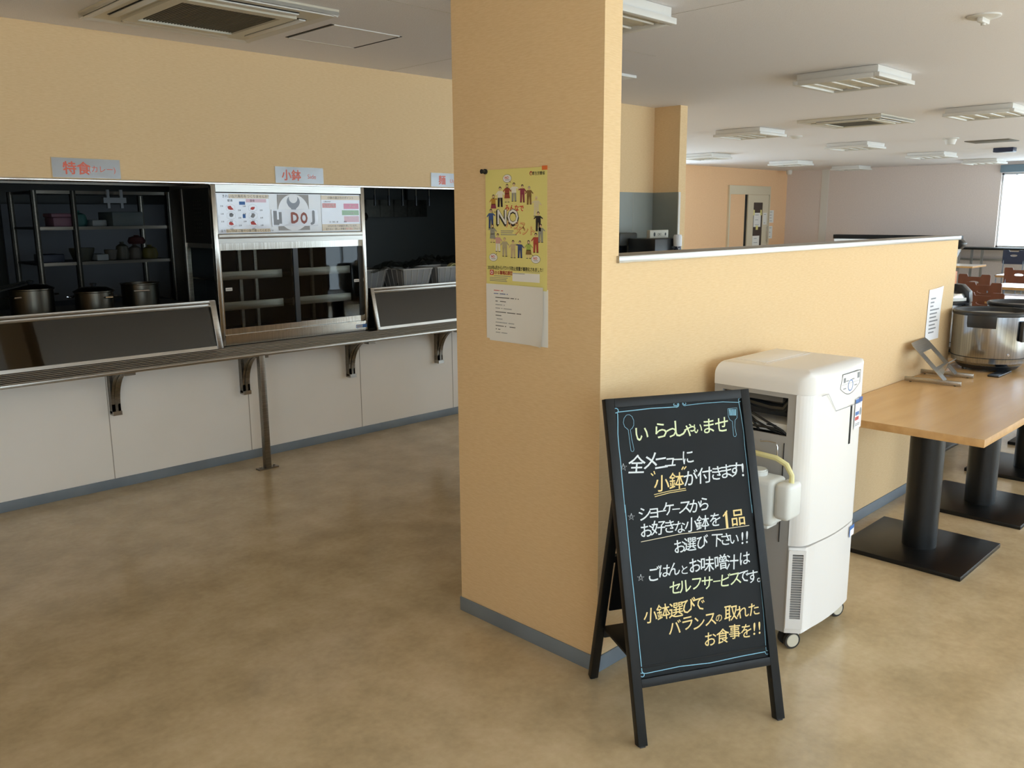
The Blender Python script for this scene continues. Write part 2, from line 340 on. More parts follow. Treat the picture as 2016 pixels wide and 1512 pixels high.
CHALK_TEXT = [('い', 0.1191, 0.9683, 0.0589, 1), ('ら', 0.1874, 0.9747, 0.0589, 1), ('っ', 0.2237, 0.9645, 0.0552, 1), ('し', 0.2578, 0.9766, 0.0626, 1), ('ゃ', 0.2915, 0.9681, 0.0552, 1), ('い', 0.3216, 0.9702, 0.0405, 1), ('ま', 0.3624, 0.9761, 0.0552, 1), ('せ', 0.4098, 0.977, 0.0589, 1), ('全', 0.0914, 0.8746, 0.0644, 0), ('メ', 0.1398, 0.8805, 0.0626, 0), ('ニ', 0.1766, 0.8699, 0.0552, 0), ('ュ', 0.2097, 0.8699, 0.0515, 0), ('ー', 0.2365, 0.8764, 0.0405, 0), ('に', 0.2747, 0.8805, 0.0515, 0), ('小', 0.1716, 0.8047, 0.057, 3), ('鉢', 0.2254, 0.8084, 0.057, 3), ('が', 0.2768, 0.8139, 0.0552, 0), ('付', 0.3284, 0.8165, 0.0552, 0), ('き', 0.374, 0.8197, 0.0515, 0), ('ま', 0.4097, 0.8224, 0.0515, 0), ('す', 0.4421, 0.8239, 0.0552, 0), ('!', 0.4708, 0.8213, 0.0607, 0), ('シ', 0.1017, 0.7146, 0.0497, 0), ('ョ', 0.1337, 0.7129, 0.0497, 0), ('ー', 0.163, 0.7164, 0.0368, 0), ('ケ', 0.1863, 0.7221, 0.0497, 0), ('ー', 0.2131, 0.7177, 0.0331, 0), ('ス', 0.2455, 0.7201, 0.0497, 0), ('か', 0.2824, 0.7204, 0.0497, 0), ('ら', 0.3154, 0.7237, 0.0497, 0), ('お', 0.103, 0.6619, 0.0497, 0), ('好', 0.1438, 0.6655, 0.0497, 0), ('き', 0.1844, 0.6652, 0.046, 0), ('な', 0.2202, 0.6596, 0.0442, 0), ('小', 0.2618, 0.6625, 0.0497, 0), ('鉢', 0.3037, 0.6645, 0.0497, 0), ('を', 0.3492, 0.6696, 0.0497, 0), ('1', 0.3909, 0.6635, 0.0773, 3), ('品', 0.4341, 0.6672, 0.0589, 3), ('お', 0.2132, 0.5984, 0.0478, 0), ('選', 0.25, 0.6007, 0.0478, 0), ('び', 0.2947, 0.6038, 0.0478, 0), ('下', 0.3476, 0.6019, 0.0478, 0), ('さ', 0.3806, 0.6023, 0.0442, 0), ('い', 0.4114, 0.5988, 0.0405, 0), ('!', 0.4419, 0.5987, 0.0552, 0), ('!', 0.4593, 0.6001, 0.0552, 0), ('ご', 0.1145, 0.5237, 0.0515, 0), ('は', 0.1507, 0.5273, 0.046, 0), ('ん', 0.1853, 0.5295, 0.0478, 0), ('と', 0.2209, 0.5227, 0.0331, 0), ('お', 0.2605, 0.5325, 0.0515, 0), ('味', 0.3046, 0.5304, 0.0515, 0), ('噌', 0.3532, 0.5311, 0.0515, 0), ('汁', 0.3949, 0.5261, 0.0515, 0), ('は', 0.4432, 0.5328, 0.0478, 0), ('セ', 0.1804, 0.4712, 0.0478, 1), ('ル', 0.2167, 0.4706, 0.0478, 1), ('フ', 0.2581, 0.4734, 0.0478, 1), ('サ', 0.2966, 0.471, 0.0478, 1), ('ー', 0.332, 0.4722, 0.0331, 1), ('ビ', 0.3648, 0.4721, 0.0478, 1), ('ス', 0.4005, 0.4718, 0.0478, 1), ('で', 0.4312, 0.4745, 0.046, 0), ('す', 0.4641, 0.4704, 0.046, 0), ('。', 0.4864, 0.4568, 0.046, 0), ('小', 0.087, 0.3957, 0.0515, 3), ('鉢', 0.1321, 0.4014, 0.0515, 3), ('選', 0.1769, 0.4009, 0.0515, 3), ('び', 0.2232, 0.4092, 0.0515, 3), ('で', 0.2597, 0.4083, 0.0515, 3), ('バ', 0.1665, 0.3487, 0.0497, 3), ('ラ', 0.2123, 0.3543, 0.0497, 3), ('ン', 0.2527, 0.3487, 0.0497, 3), ('ス', 0.2948, 0.3549, 0.0497, 3), ('の', 0.3254, 0.3548, 0.0294, 3), ('取', 0.3705, 0.3649, 0.0552, 3), ('れ', 0.4127, 0.3632, 0.046, 3), ('た', 0.4558, 0.3656, 0.046, 3), ('お', 0.2875, 0.2937, 0.0497, 3), ('食', 0.3323, 0.297, 0.0497, 3), ('事', 0.3772, 0.3044, 0.0497, 3), ('を', 0.4191, 0.3008, 0.0497, 3), ('!', 0.4498, 0.303, 0.0552, 3), ('!', 0.469, 0.3036, 0.0552, 3)]
CHALK_LINES = [(0, 0.0012, [(0.0446, 0.8799), (0.0499, 0.8575), (0.0313, 0.8727), (0.0561, 0.8705), (0.0346, 0.8589), (0.0446, 0.8799)]), (0, 0.0012, [(0.0552, 0.7203), (0.0602, 0.6994), (0.0428, 0.7138), (0.066, 0.7114), (0.0459, 0.7009), (0.0552, 0.7203)]), (0, 0.0012, [(0.067, 0.5272), (0.072, 0.5064), (0.0546, 0.5211), (0.0778, 0.5182), (0.0576, 0.5082), (0.067, 0.5272)]), (4, 0.0026, [(0.0342, 0.7241), (0.0348, 0.7733), (0.0352, 0.8364), (0.036, 0.8881), (0.035, 0.9315), (0.0358, 0.9749), (0.0401, 1.0152), (0.0419, 1.0384), (0.0402, 1.043), (0.0429, 1.0448), (0.0445, 1.0474), (0.045, 1.0503), (0.0442, 1.0532), (0.0422, 1.0555), (0.0394, 1.057), (0.0362, 1.0573), (0.0331, 1.0564), (0.0306, 1.0545), (0.0291, 1.0518), (0.0288, 1.0489), (0.0297, 1.046), (0.0318, 1.0438), (0.0347, 1.0425), (0.0464, 1.045), (0.0941, 1.0463), (0.1584, 1.0485), (0.2233, 1.0475), (0.2478, 1.0472), (0.2526, 1.0461), (0.2561, 1.0471), (0.259, 1.0493), (0.2607, 1.0523), (0.261, 1.0557), (0.2598, 1.0588), (0.2573, 1.0612), (0.2539, 1.0625), (0.2502, 1.0625), (0.2468, 1.0611), (0.2442, 1.0587), (0.2429, 1.0555), (0.243, 1.0521), (0.249, 1.0523), (0.2507, 1.0507), (0.2532, 1.0502), (0.2555, 1.0511), (0.257, 1.0531), (0.2569, 1.0554), (0.2554, 1.0572)]), (4, 0.0018, [(0.2853, 1.059), (0.2867, 1.0574), (0.287, 1.0553), (0.286, 1.0534), (0.284, 1.0522), (0.2817, 1.052), (0.2797, 1.0531), (0.2758, 1.0599), (0.2752, 1.0584), (0.2749, 1.0568), (0.275, 1.0552), (0.2755, 1.0537), (0.2763, 1.0523), (0.2773, 1.0511), (0.2787, 1.0502), (0.2802, 1.0494), (0.2819, 1.049), (0.2836, 1.0489), (0.2854, 1.0492), (0.287, 1.0497), (0.2993, 1.0502), (0.3563, 1.0522), (0.4239, 1.0515), (0.4831, 1.0459), (0.4876, 1.0488), (0.4899, 1.0486), (0.4921, 1.0493), (0.4939, 1.0505), (0.4951, 1.0523), (0.4955, 1.0543), (0.495, 1.0563), (0.4938, 1.058), (0.4919, 1.0591), (0.4897, 1.0595), (0.4874, 1.0592), (0.4854, 1.0582), (0.4839, 1.0566), (0.4832, 1.0546), (0.4833, 1.0526), (0.4838, 1.0429), (0.4868, 1.0061), (0.4896, 0.9451), (0.488, 0.8907), (0.4888, 0.8001), (0.4881, 0.7401), (0.4888, 0.6765)]), (4, 0.0014, [(0.4905, 0.7033), (0.4935, 0.5895), (0.4912, 0.4562), (0.49, 0.3485), (0.4845, 0.2299), (0.4846, 0.2266), (0.4871, 0.227), (0.4897, 0.2264), (0.4919, 0.225), (0.4934, 0.2231), (0.4939, 0.2208), (0.4933, 0.2186), (0.4918, 0.2169), (0.4896, 0.2158), (0.487, 0.2155), (0.4845, 0.2162), (0.4824, 0.2177), (0.481, 0.2197), (0.4806, 0.2219), (0.4813, 0.2241)]), (4, 0.0024, [(0.0363, 0.7497), (0.0361, 0.6573), (0.0364, 0.5454), (0.0374, 0.4499), (0.0385, 0.355), (0.0387, 0.2685), (0.0388, 0.2293), (0.0426, 0.224), (0.0444, 0.2222), (0.0453, 0.22), (0.0454, 0.2177), (0.0445, 0.2155), (0.0427, 0.2139), (0.0404, 0.2131), (0.0379, 0.213), (0.0354, 0.2139), (0.0334, 0.2154), (0.0321, 0.2175), (0.0317, 0.2198), (0.0322, 0.222), (0.0336, 0.2239), (0.0357, 0.225), (0.0502, 0.2213), (0.1703, 0.2248), (0.2787, 0.2194), (0.3907, 0.2234), (0.481, 0.2246)]), (4, 0.0013, [(0.0704, 0.9882), (0.0617, 0.9961), (0.0584, 1.0095), (0.0625, 1.0237), (0.072, 1.0333), (0.0816, 1.034), (0.0905, 1.0275), (0.0954, 1.014), (0.0936, 0.9981), (0.0862, 0.9884), (0.0806, 0.9859), (0.0816, 0.9596), (0.0863, 0.9215), (0.0838, 0.9159), (0.0792, 0.9148), (0.0755, 0.918), (0.074, 0.9486), (0.0732, 0.9851), (0.0704, 0.9882)]), (4, 0.0013, [(0.4398, 1.0277), (0.4741, 1.0283), (0.4707, 0.9951), (0.4622, 0.9875), (0.4585, 0.9657), (0.4613, 0.9383), (0.4572, 0.9331), (0.4522, 0.9335), (0.4503, 0.9376), (0.4516, 0.9844), (0.4421, 0.9912), (0.4385, 1.0035), (0.4398, 1.0277)]), (4, 0.0032, [(0.4453, 1.0258), (0.4455, 1.0045)]), (4, 0.0032, [(0.4511, 1.0254), (0.4506, 1.0042)]), (4, 0.0032, [(0.4569, 1.025), (0.4556, 1.0038)]), (4, 0.0032, [(0.4626, 1.0245), (0.4607, 1.0034)]), (4, 0.0032, [(0.4684, 1.0241), (0.4658, 1.0031)]), (3, 0.0022, [(0.1406, 0.7714), (0.1927, 0.7773), (0.2549, 0.7806)]), (3, 0.0022, [(0.1424, 0.7646), (0.1953, 0.7718), (0.2559, 0.7747)]), (3, 0.004, [(0.137, 0.84), (0.1441, 0.832)]), (3, 0.004, [(0.1482, 0.8462), (0.1509, 0.8358)]), (3, 0.004, [(0.2472, 0.8416), (0.2549, 0.8512)]), (3, 0.004, [(0.2555, 0.8423), (0.2647, 0.8509)]), (5, 0.002, [(0.0788, 0.6276), (0.2176, 0.637), (0.3657, 0.6355), (0.4725, 0.6371)]), (3, 0.0045, [(0.3792, 0.6764), (0.3964, 0.6937)])]

# ------------------------------------------------------------------ the setting
HC = 2.667; YC = 5.305; XN = 7.33; YB = 10.7; OPEN = 1.843
b = MB(); b.box(XL-.1, YW-.15, -.12, XF+.15, YB+.1, 0)
struct(b.build('floor', M['floor']))
b = MB(); b.box(XL-.1, YW-.15, HC, XF+.15, YB+.1, HC+.12)
b.use(M['ceil'])
struct(b.build('ceiling'))
b = MB().use(M['seam'])
for x in (.95, 4.05): b.box(x, YW, HC-.0008, x+.002, YC, HC)
b.box(XL, 3.62, HC-.0008, 5.0, 3.622, HC)
struct(b.build('trim_1'))
# counter wall: paper above the opening, white boards under the tray rail
b = MB().use(M['yellow']); b.box(XL, YC, OPEN, XN+.12, YC+.12, HC)
struct(b.build('wall_counter'))
b = MB().use(M['white_panel']); b.box(XL, YC, 0, 6.3, YC+.06, .79)
b.use(M['seam'])
for k in range(-5, 5): b.box(1.858+.9145*k-.0025, YC-.0012, .055, 1.858+.9145*k+.0025, YC, .76)
struct(b.build('wall_counter_base'))
b = MB().use(M['chrome']); b.box(XL, YC-.014, OPEN-.012, 6.3, YC+.12, OPEN+.002, .001)
struct(b.build('trim_2', M['frame']))
b = MB().use(M['kit_panel']); b.box(6.3, YC, 0, XN, YC+.06, OPEN)
b.use(M['seam']); b.box(7.0, YC-.001, .05, 7.004, YC, OPEN)
struct(b.build('wall_counter_end'))
# the short wall that ends the counter
b = MB().use(M['yellow']); b.box(XN, 5.0, OPEN, XN+.12, YB, HC)
struct(b.build('wall_return'))
b = MB().use(M['kit_panel']); b.box(XN, 5.0, 0, XN+.115, YB, OPEN)
b.use(M['yellow']); b.box(XN+.11, 5.004, 0, XN+.12, YB, OPEN)
b.use(M['fix_white']); b.box(XN-.004, 4.99, 0, XN+.03, 5.0, OPEN, .002)
b.use(M['yellow']); b.box(XN+.03, 4.994, 0, XN+.12, 5.0, OPEN)
struct(b.build('wall_return_base'))
# kitchen shell
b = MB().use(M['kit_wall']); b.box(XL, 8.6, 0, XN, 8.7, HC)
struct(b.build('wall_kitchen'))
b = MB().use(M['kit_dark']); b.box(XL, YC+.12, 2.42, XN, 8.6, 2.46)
struct(b.build('ceiling_kitchen'))
# pillar and low partition
PX0, PX1, PY0, PY1 = 2.2275, 2.316, 1.81, 2.537
b = MB().use(M['yellow']); b.box(PX0, PY0, 0, PX1, PY1, HC)
struct(b.build('wall_pillar'))
b = MB().use(M['yellow']); b.box(PX1, PY0, 0, 5.605, PY0+.125, 1.468)
struct(b.build('wall_partition'))
b = MB().use(M['steel']); b.box(PX1-.011, PY0-.012, 1.463, 5.617, PY0+.137, 1.487, .002)
struct(b.build('trim_3'))
def skirt(name, segs):
    b = MB().use(M['base'])
    for x0, y0, x1, y1 in segs: b.box(x0, y0, 0, x1, y1, .06, .0015)
    struct(b.build(name))
t = .006
skirt('baseboard_pillar', [(PX0-t, PY0-t, PX0, PY1+t), (PX0, PY1, PX1, PY1+t)])
skirt('baseboard_partition', [(PX0-t, PY0-t, 5.61, PY0), (5.605, PY0, 5.611, PY0+.13)])
skirt('baseboard_counter', [(XL, YC-t, 6.3, YC)])
skirt('baseboard_far', [(XF-t, YW, XF, YB)])
skirt('baseboard_rear', [(XN+.12, YB-t, 17.6, YB), (19.55, YB-t, XF, YB)])
# outer walls
b = MB().use(M['yellow']); f = BWIN_ADDED
b.box(XL-.15, YW-.15, 0, XL, f[0], HC); b.box(XL-.15, f[1], 0, XL, 8.7, HC); b.box(XL-.15, f[0], 0, XL, f[1], f[2]); b.box(XL-.15, f[0], f[3], XL, f[1], HC)
struct(b.build('wall_back'))
b = MB().use(M['orange']); f = RWIN_ADDED; b.box(XN+.12, YB, 0, f[0], YB+.1, HC); b.box(f[1], YB, 0, XF, YB+.1, HC); b.box(f[0], YB, 0, f[1], YB+.1, f[2]); b.box(f[0], YB, f[3], f[1], YB+.1, HC)
struct(b.build('wall_rear'))
b = MB().use(M['grey_wall']); f = FWIN
b.box(XF, f[1], 0, XF+.15, YB, HC); b.box(XF, YW, 0, XF+.15, f[0], HC)
b.box(XF, f[0], 0, XF+.15, f[1], f[2]); b.box(XF, f[0], f[3], XF+.15, f[1], HC)
struct(b.build('wall_far'))
b = MB().use(M['fix_white']); b.box(XF-.012, 9.62, 0, XF, 9.80, HC)
struct(b.build('trim_4'))
b = MB().use(M['grey_wall']); xs = [XL]+[v for w in WIN for v in w]+[XF]
for i in range(0, len(xs), 2): b.box(xs[i], YW-.15, 0, xs[i+1], YW, HC)
for a, c in WIN: z0, z1 = wz(a); b.box(a, YW-.15, 0, c, YW, z0); b.box(a, YW-.15, z1, c, YW, HC)
struct(b.build('wall_right'))
def window(name, a, c, z0, z1, axis, XF=XF, YW=YW):
    w = .035; fr = MB().use(M['frame'])
    def bx(m, u0, u1, q0, q1, d0, d1):
        m.box(u0, YW-.1+d0, q0, u1, YW-.1+d1, q1) if axis == 'x' else m.box(XF+.05+d0, u0, q0, XF+.05+d1, u1, q1)
    for u in ((a, a+w), (c-w, c)): bx(fr, *u, z0, z1, 0, .05)
    n = max(1, round((c-a)/1.8)-1) if c-a > 3 else 1
    for k in range(n):
        q = a+(c-a)*(k+1)/(n+1); bx(fr, q-w/2, q+w/2, z0, z1, 0, .05)
    bx(fr, a, c, z0, z0+w, 0, .05); bx(fr, a, c, z1-w, z1, 0, .05)
    o = struct(fr.build(name))
    g = MB().use(M['pane']); bx(g, a+w, c-w, z0+w, z1-w, .022, .028); g.build('pane', None, o)
for i, (a, c) in enumerate(WIN): window('window_%d' % (i+1), a, c, *wz(a), 'x')
window('window_%d' % (len(WIN)+1), f[0], f[1], f[2], f[3], 'y')
window('window_%d' % (len(WIN)+2), BWIN_ADDED[0], BWIN_ADDED[1], BWIN_ADDED[2], BWIN_ADDED[3], 'y', XL-.15)  # added back window, out of view
window('window_%d' % (len(WIN)+3), *RWIN_ADDED, 'x', YW=YB+.1)  # added rear band, put in for its light
b = MB().use(M['blind']); b.box(XF-.09, -1.65, 2.45, XF-.002, 5.87, 2.60, .008)
b.use(M['frame']); b.cyl((XF-.05, 5.55, 2.43), (XF-.05, 5.55, 2.39), .002, .03, 3)
tag(b.build('roller_blind'), 'grey blue roller blind case above the bright window in the far wall', 'blind')
# door in the rear wall
b = MB().use(M['door']); y = YB
b.box(17.65, y-.05, 2.08, 19.52, y, 2.28, .004); b.box(17.65, y-.05, 0, 17.70, y, 2.08); b.box(19.48, y-.05, 0, 19.52, y, 2.08)
b.use(M['orange']); b.box(17.70, y-.012, 0, 18.40, y, 2.08)
b.use(M['slot']); b.box(18.40, y-.004, 0, 18.53, y, 2.08)
d = struct(b.build('door_1'))
b = MB().use(M['door']); b.plate([(18.50, .02), (19.465, .02), (19.465, 2.075), (18.50, 2.075)], [[(18.76, .35), (19.19, .35), (19.19, 1.90), (18.76, 1.90)]], y-.04, y-.012, 'y')
dl = b.build('door_leaf', None, d)
MB().use(M['door_glass']).box(18.75, y-.03, .34, 19.2, y-.022, 1.91).build('pane', None, dl)
b = MB().use(M['chrome']); b.box(19.40, y-.075, .95, 19.425, y-.055, 1.35, .004)
for z in (1.0, 1.3): b.box(19.405, y-.06, z-.01, 19.42, y-.04, z+.01)
b.build('door_handle', None, dl)
def note(name, label, u0, u1, z0, z1, tape=None, lines=4, w=0.0):
    m = MB().use(M['paper']); X = facing(((u0+u1)/2, y-w, (z0+z1)/2), 0, -1); hw, hh = (u1-u0)/2, (z1-z0)/2
    m.box(-hw, -hh, 0, hw, hh, .001, X=X); m.use(M['print_grey'])
    for k in range(lines):
        q = hh*(.7-1.4*k/max(1, lines-1)); m.rect(-hw*.6, q-.006, hw*random.uniform(.2, .7), q+.006, .0014, X)
    o = tag(m.build(name), label, 'notice')
    if tape:
        for q in ((-hw-.035, hh-.06, .0012, -hw+.035, hh+.07, .002), (hw-.035, hh-.06, .0012, hw+.035, hh+.07, .002), (-.05, -hh-.07, .0012, .05, -hh+.03, .002)):
            MB().use(M['tape_y']).box(*q, X=X).build('tape', None, o)
note('taped_notice', 'white notice held by yellow tape on the dark door pane', 18.80, 19.13, 1.33, 1.66, True, 3, .03)
note('door_notice', 'white notice low on the dark door pane, below the taped one', 18.78, 19.10, .70, 1.12, None, 4, .03)
note('door_sticker', 'small notice with a black bar on the cream door beside its handle', 19.22, 19.40, 1.38, 1.66, None, 2, .04)
note('wall_notice', 'upper of two papers on the orange wall beside the sliding door', 19.55, 19.80, 1.42, 1.72, None, 4, .001)
note('wall_notice', 'lower of two papers on the orange wall beside the sliding door', 19.53, 19.77, 1.04, 1.34, None, 3, .001)
b = MB().use(M['steel']); b.box(18.95, 6.1, 0, 19.08, 8.73, 1.08)
b.use(M['kit_dark']); b.box(18.93, 6.08, 1.08, 19.1, 8.75, 1.17, .003)
struct(b.build('wall_screen'))

# ------------------------------------------------------------------ ceiling fittings
def ceiling_light(label, x, y):
    o = thing('ceiling_light', label, 'ceiling light', (x, y, HC), 0, 'square ceiling lights')
    h = .31; m = MB().use(M['fix_white']); m.box(-h, -h, -.055, h, h, -.002, .003); m.build('housing', None, o)
    m = MB().use(M['fix_white']); z0, z1 = -.085, -.055
    m.box(-h-.02, -h-.02, z0, h+.02, -h+.02, z1, .002); m.box(-h-.02, h-.02, z0, h+.02, h+.02, z1, .002)
    m.box(-h-.02, -h+.02, z0, -h+.02, h-.02, z1, .002); m.box(h-.02, -h+.02, z0, h+.02, h-.02, z1, .002); m.build('rim', None, o)
    m = MB().use(M['fix_cream']); m.box(-h+.02, -h+.02, -.062, h-.02, h-.02, -.057)
    for k in range(5):
        q = -h+.02+(2*h-.04)*k/4; m.prism([(q-.03, -.062), (q, -.070), (q+.03, -.062)] if 0 < k < 4 else ([(q, -.062), (q, -.070), (q+.03, -.062)] if k == 0 else [(q-.03, -.062), (q, -.070), (q, -.062)]), -h+.02, h-.02, 'x')
    m.build('reflector', None, o)
    for k in range(4):
        q = -h+.02+(2*h-.04)*(k+.5)/4; MB().use(M['tube']).cyl((-h+.03, q, -.071), (h-.03, q, -.071), .007, n=8).build('lamp_tube', None, o)
    return o
L1 = ceiling_light('square ceiling light partly hidden behind the top of the pillar', 3.60, 3.05)
LY = (3.02, 5.85, 8.65)
for lab, x, yy in (('large square ceiling light above the partition, first past the pillar', 6.72, LY[0]),
                   ('square ceiling light in the partition row, further off past the air conditioner', 9.88, LY[0]),
                   ('square ceiling light beyond the end of the kitchen wall, first of the middle row', 10.12, LY[1]),
                   ('square ceiling light behind the air conditioner, second of the middle row', 13.22, LY[1]),
                   ('third square ceiling light of the middle row, near the grey wall', 16.35, LY[1]),
                   ('last square ceiling light of the middle row, against the grey wall', 19.2, LY[1]),
                   ('square ceiling light beside the kitchen end wall, first of the orange wall row', 13.5, LY[2]),
                   ('square ceiling light in front of the sliding door, second of the orange wall row', 16.6, LY[2]),
                   ('square ceiling light by the room corner, last of the orange wall row', 19.4, LY[2])):
    dup(L1, (x, yy, HC), 0, lab)
def aircon(label, x, y):
    o = thing('air_conditioner', label, 'air conditioner', (x, y, HC), 0, 'ceiling cassette air conditioners')
    h = .475; m = MB().use(M['fix_cream'])
    m.plate([(-h, -h), (h, -h), (h, h), (-h, h)], [[(-.27, -.27), (-.27, .27), (.27, .27), (.27, -.27)]], -.03, -.001, 'z'); m.build('panel', None, o)
    m = MB().use(M['fix_cream']); m.plate([(-.32, -.32), (.32, -.32), (.32, .32), (-.32, .32)], [[(-.26, -.26), (-.26, .26), (.26, .26), (.26, -.26)]], -.045, -.03, 'z'); m.build('grille_frame', None, o)
    m = MB().use(M['grille']); m.box(-.265, -.265, -.02, .265, .265, -.012)
    for k in range(33):
        q = -.26+.52*k/32; m.box(q-.003, -.26, -.036, q+.003, .26, -.02)
    m.build('grille', None, o)
    for k in range(4):
        X = Matrix.Rotation(k*PI/2, 4, 'Z')
        m = MB().use(M['slot']); m.box(-.29, .345, -.0315, .29, .40, -.0295, X=X)
        m.use(M['fix_white']); m.box(-.29, .352, -.040, .29, .392, -.033, .002, X=X @ Matrix.Translation((0, 0, 0))); m.build('louvre', None, o)
        MB().use(M['fix_white']).prism([(h-.05, -.03), (h, -.03), (h, -.012), (h-.012, -.036)], -h, h, 'x', X=X).build('edge_strip', None, o)
    return o
A1 = aircon('large square air conditioner in the ceiling above the serving counter', 2.235, 4.43)
dup(A1, (9.98, 4.43, HC), 0, 'square air conditioner in the ceiling between the rows of lights, beyond the partition')
b = MB().use(M['fix_white']); b.box(5.0, 4.2, HC-.02, 5.56, 4.8, HC, .003)
tag(b.build('ceiling_vent'), 'thin white ceiling vent just showing past the pillar edge', 'vent')
b = MB().use(M['ceil']); b.box(2.89, 4.275, HC-.004, 3.335, 4.735, HC)
b.use(M['slot']); b.box(2.865, 4.265, HC-.002, 2.885, 4.745, HC); b.box(3.34, 4.265, HC-.002, 3.36, 4.745, HC)
b.use(M['fix_white']); b.box(2.885, 4.262, HC-.005, 3.34, 4.275, HC); b.box(2.885, 4.735, HC-.005, 3.34, 4.748, HC)
tag(b.build('ceiling_hatch'), 'square ceiling access hatch with dark gaps beside the big air conditioner', 'hatch')
def detector(name, label, x, y, r, d, cat):
    m = MB().use(M['fix_white']); m.lathe([(r, 0), (r, -.012), (r*.75, -.018), (r*.55, -d), (0, -d)], (x, y, HC), 24)
    return tag(m.build(name), label, cat)
b = MB().use(M['fix_white']); b.lathe([(.085, 0), (.085, -.008), (.06, -.016), (0, -.016)], (5.31, 1.69, HC), 28)
b.box(5.25, 1.675, HC-.04, 5.37, 1.705, HC-.014, .006); b.cyl((5.31, 1.69, HC-.05), (5.31, 1.69, HC-.014), .012, n=12)
tag(b.build('sprinkler'), 'round white sprinkler plate alone on the open ceiling near the windows', 'sprinkler')
detector('sprinkler', 'tiny round sprinkler on the ceiling between two lights and the air conditioner', 11.36, 5.87, .09, .035, 'sprinkler')
detector('smoke_detector', 'small round smoke detector hanging from the ceiling past the air conditioner', 13.38, 4.55, .11, .09, 'detector')
b = MB().use(M['grille']); b.box(14.1, 4.0, HC-.012, 14.6, 4.6, HC, .003)
tag(b.build('ceiling_vent'), 'flat dark ceiling vent near the window blind', 'vent')
b = MB().use(M['navy_plastic']); b.box(15.95, 4.45, HC-.07, 16.15, 4.75, HC, .01)
tag(b.build('ceiling_speaker'), 'dark box hanging under the ceiling near the window blind', 'speaker')
b = MB().use(M['fix_white']); b.lathe([(.07, 0), (.07, -.05), (.055, -.1), (0, -.12)], (19.9, 10.4, HC), 20)
tag(b.build('dome_camera'), 'white dome camera in the ceiling corner by the orange wall', 'camera')

# ------------------------------------------------------------------ serving counter
XA, XB, XE = 2.575, 3.765, 6.3     # showcase between XA and XB
o = thing('tray_rail', 'long dull steel tray rail running along the white serving counter wall', 'tray rail', (0, 0, 0))
m = MB().use(M['steel_dark']); m.prism([(5.0, .755), (5.30, .755), (5.30, .795), (5.19, .795), (5.0, .766)], XL, XE, 'x'); m.build('rail_deck', None, o)
m = MB().use(M['steel_dark']); rz = lambda y: .766+(y-5.0)*.1526
for k in range(6):
    y = 5.006+.0305*k; m.prism([(y, rz(y)-.002), (y+.003, rz(y)+.007), (y+.017, rz(y+.017)+.007), (y+.020, rz(y+.020)-.002)], XL, XE, 'x')
m.build('rail_ribs', None, o)
m = MB().use(M['steel']); m.box(XL, 4.990, .750, XE, 5.002, .770, .004); m.build('front_lip', None, o)
br = None
for x in (.193, 1.042, 1.891, 2.740, 3.587, 4.436, 5.285):
    arc = [(5.04+.215*math.cos(t), .53+.215*math.sin(t)) for t in [PI/2*k/10 for k in range(11)]]
    if br is None:
        m = MB().use(M['steel_dark'])
        prof = [(5.303, .47), (5.255, .47)]+arc+[(5.02, .752), (5.303, .752)]
        m.prism(prof, x-.008, x+.008, 'x'); m.prism([(5.303, .47), (5.262, .47), (5.262, .70), (5.303, .70)], x-.026, x+.026, 'x')
        m.box(x-.03, 5.0, .735, x+.03, 5.06, .753)
        m.use(M['steel']); m.box(x-.026, 5.247, .46, x+.026, 5.304, .485)
        m.use(M['steel_dark'])
        cover = [(5.262, .47)]+[(5.042+.22*math.cos(t), .527+.22*math.sin(t)) for t in [PI/2*k/10 for k in range(11)]]
        for p, q in zip(cover[:-1], cover[1:]): m.geo([(x-.026, *p), (x+.026, *p), (x+.026, *q), (x-.026, *q)], [(0, 1, 2, 3)])
        br = m.build('bracket', None, o); bx0 = x
    else:
        c = br.copy(); COL.objects.link(c); c.location.x = x-bx0
m = MB().use(M['steel_dark']); m.box(2.70, 4.99, .008, 2.74, 5.03, .756, .002); m.build('support_post', None, o)
m = MB().use(M['steel_dark']); m.box(2.65, 4.985, 0, 2.79, 5.035, .008)
m.use(M['chrome'])
for x in (2.668, 2.772): m.cyl((x, 5.01, .008), (x, 5.01, .02), .008, n=6)
m.build('base_plate', None, o)

def counter(name, label, x0, x1, stile_at):
    o = thing(name, label, 'counter', (0, 0, 0))
    m = MB().use(M['steel_dark']); m.box(x0, 5.285, 1.045, x1, 6.05, 1.065); m.build('counter_top', None, o)
    m = MB().use(M['kit_dark']); m.box(x0, 5.37, .0, x1, 6.0, 1.045); m.build('counter_body', None, o)
    m = MB().use(M['steel']); m.box(x0, 5.262, 1.062, x1, 5.292, 1.082, .002); m.box(x0, 5.262, 1.084, x1, 5.29, 1.104, .002); m.build('guard_rail', None, o)
    m = MB().use(M['steel']); m.prism([(5.196, .797), (5.212, .797), (5.214, .815), (5.2, .817)], x0, x1, 'x'); m.build('guard_sill', None, o)
    s0, s1 = stile_at; m = MB().use(M['steel']); m.prism([(5.190, .797), (5.215, .797), (5.287, 1.10), (5.258, 1.10)], s0, s1, 'x', bev=.002); m.build('guard_stile', None, o)
    m = MB().use(M['guard_glass']); m.prism([(5.203, .81), (5.207, .81), (5.273, 1.07), (5.269, 1.07)], x0, x1, 'x'); m.build('guard_glass', None, o)
    return o
counter('serving_counter', 'long serving counter with dark slanted glass front, under the special meal sign', XL+.01, XA-.012, (XA-.05, XA-.012))
c2 = counter('serving_counter', 'serving counter with dark slanted glass front, between showcase and pillar', XB+.012, XE, (XB+.012, XB+.042))

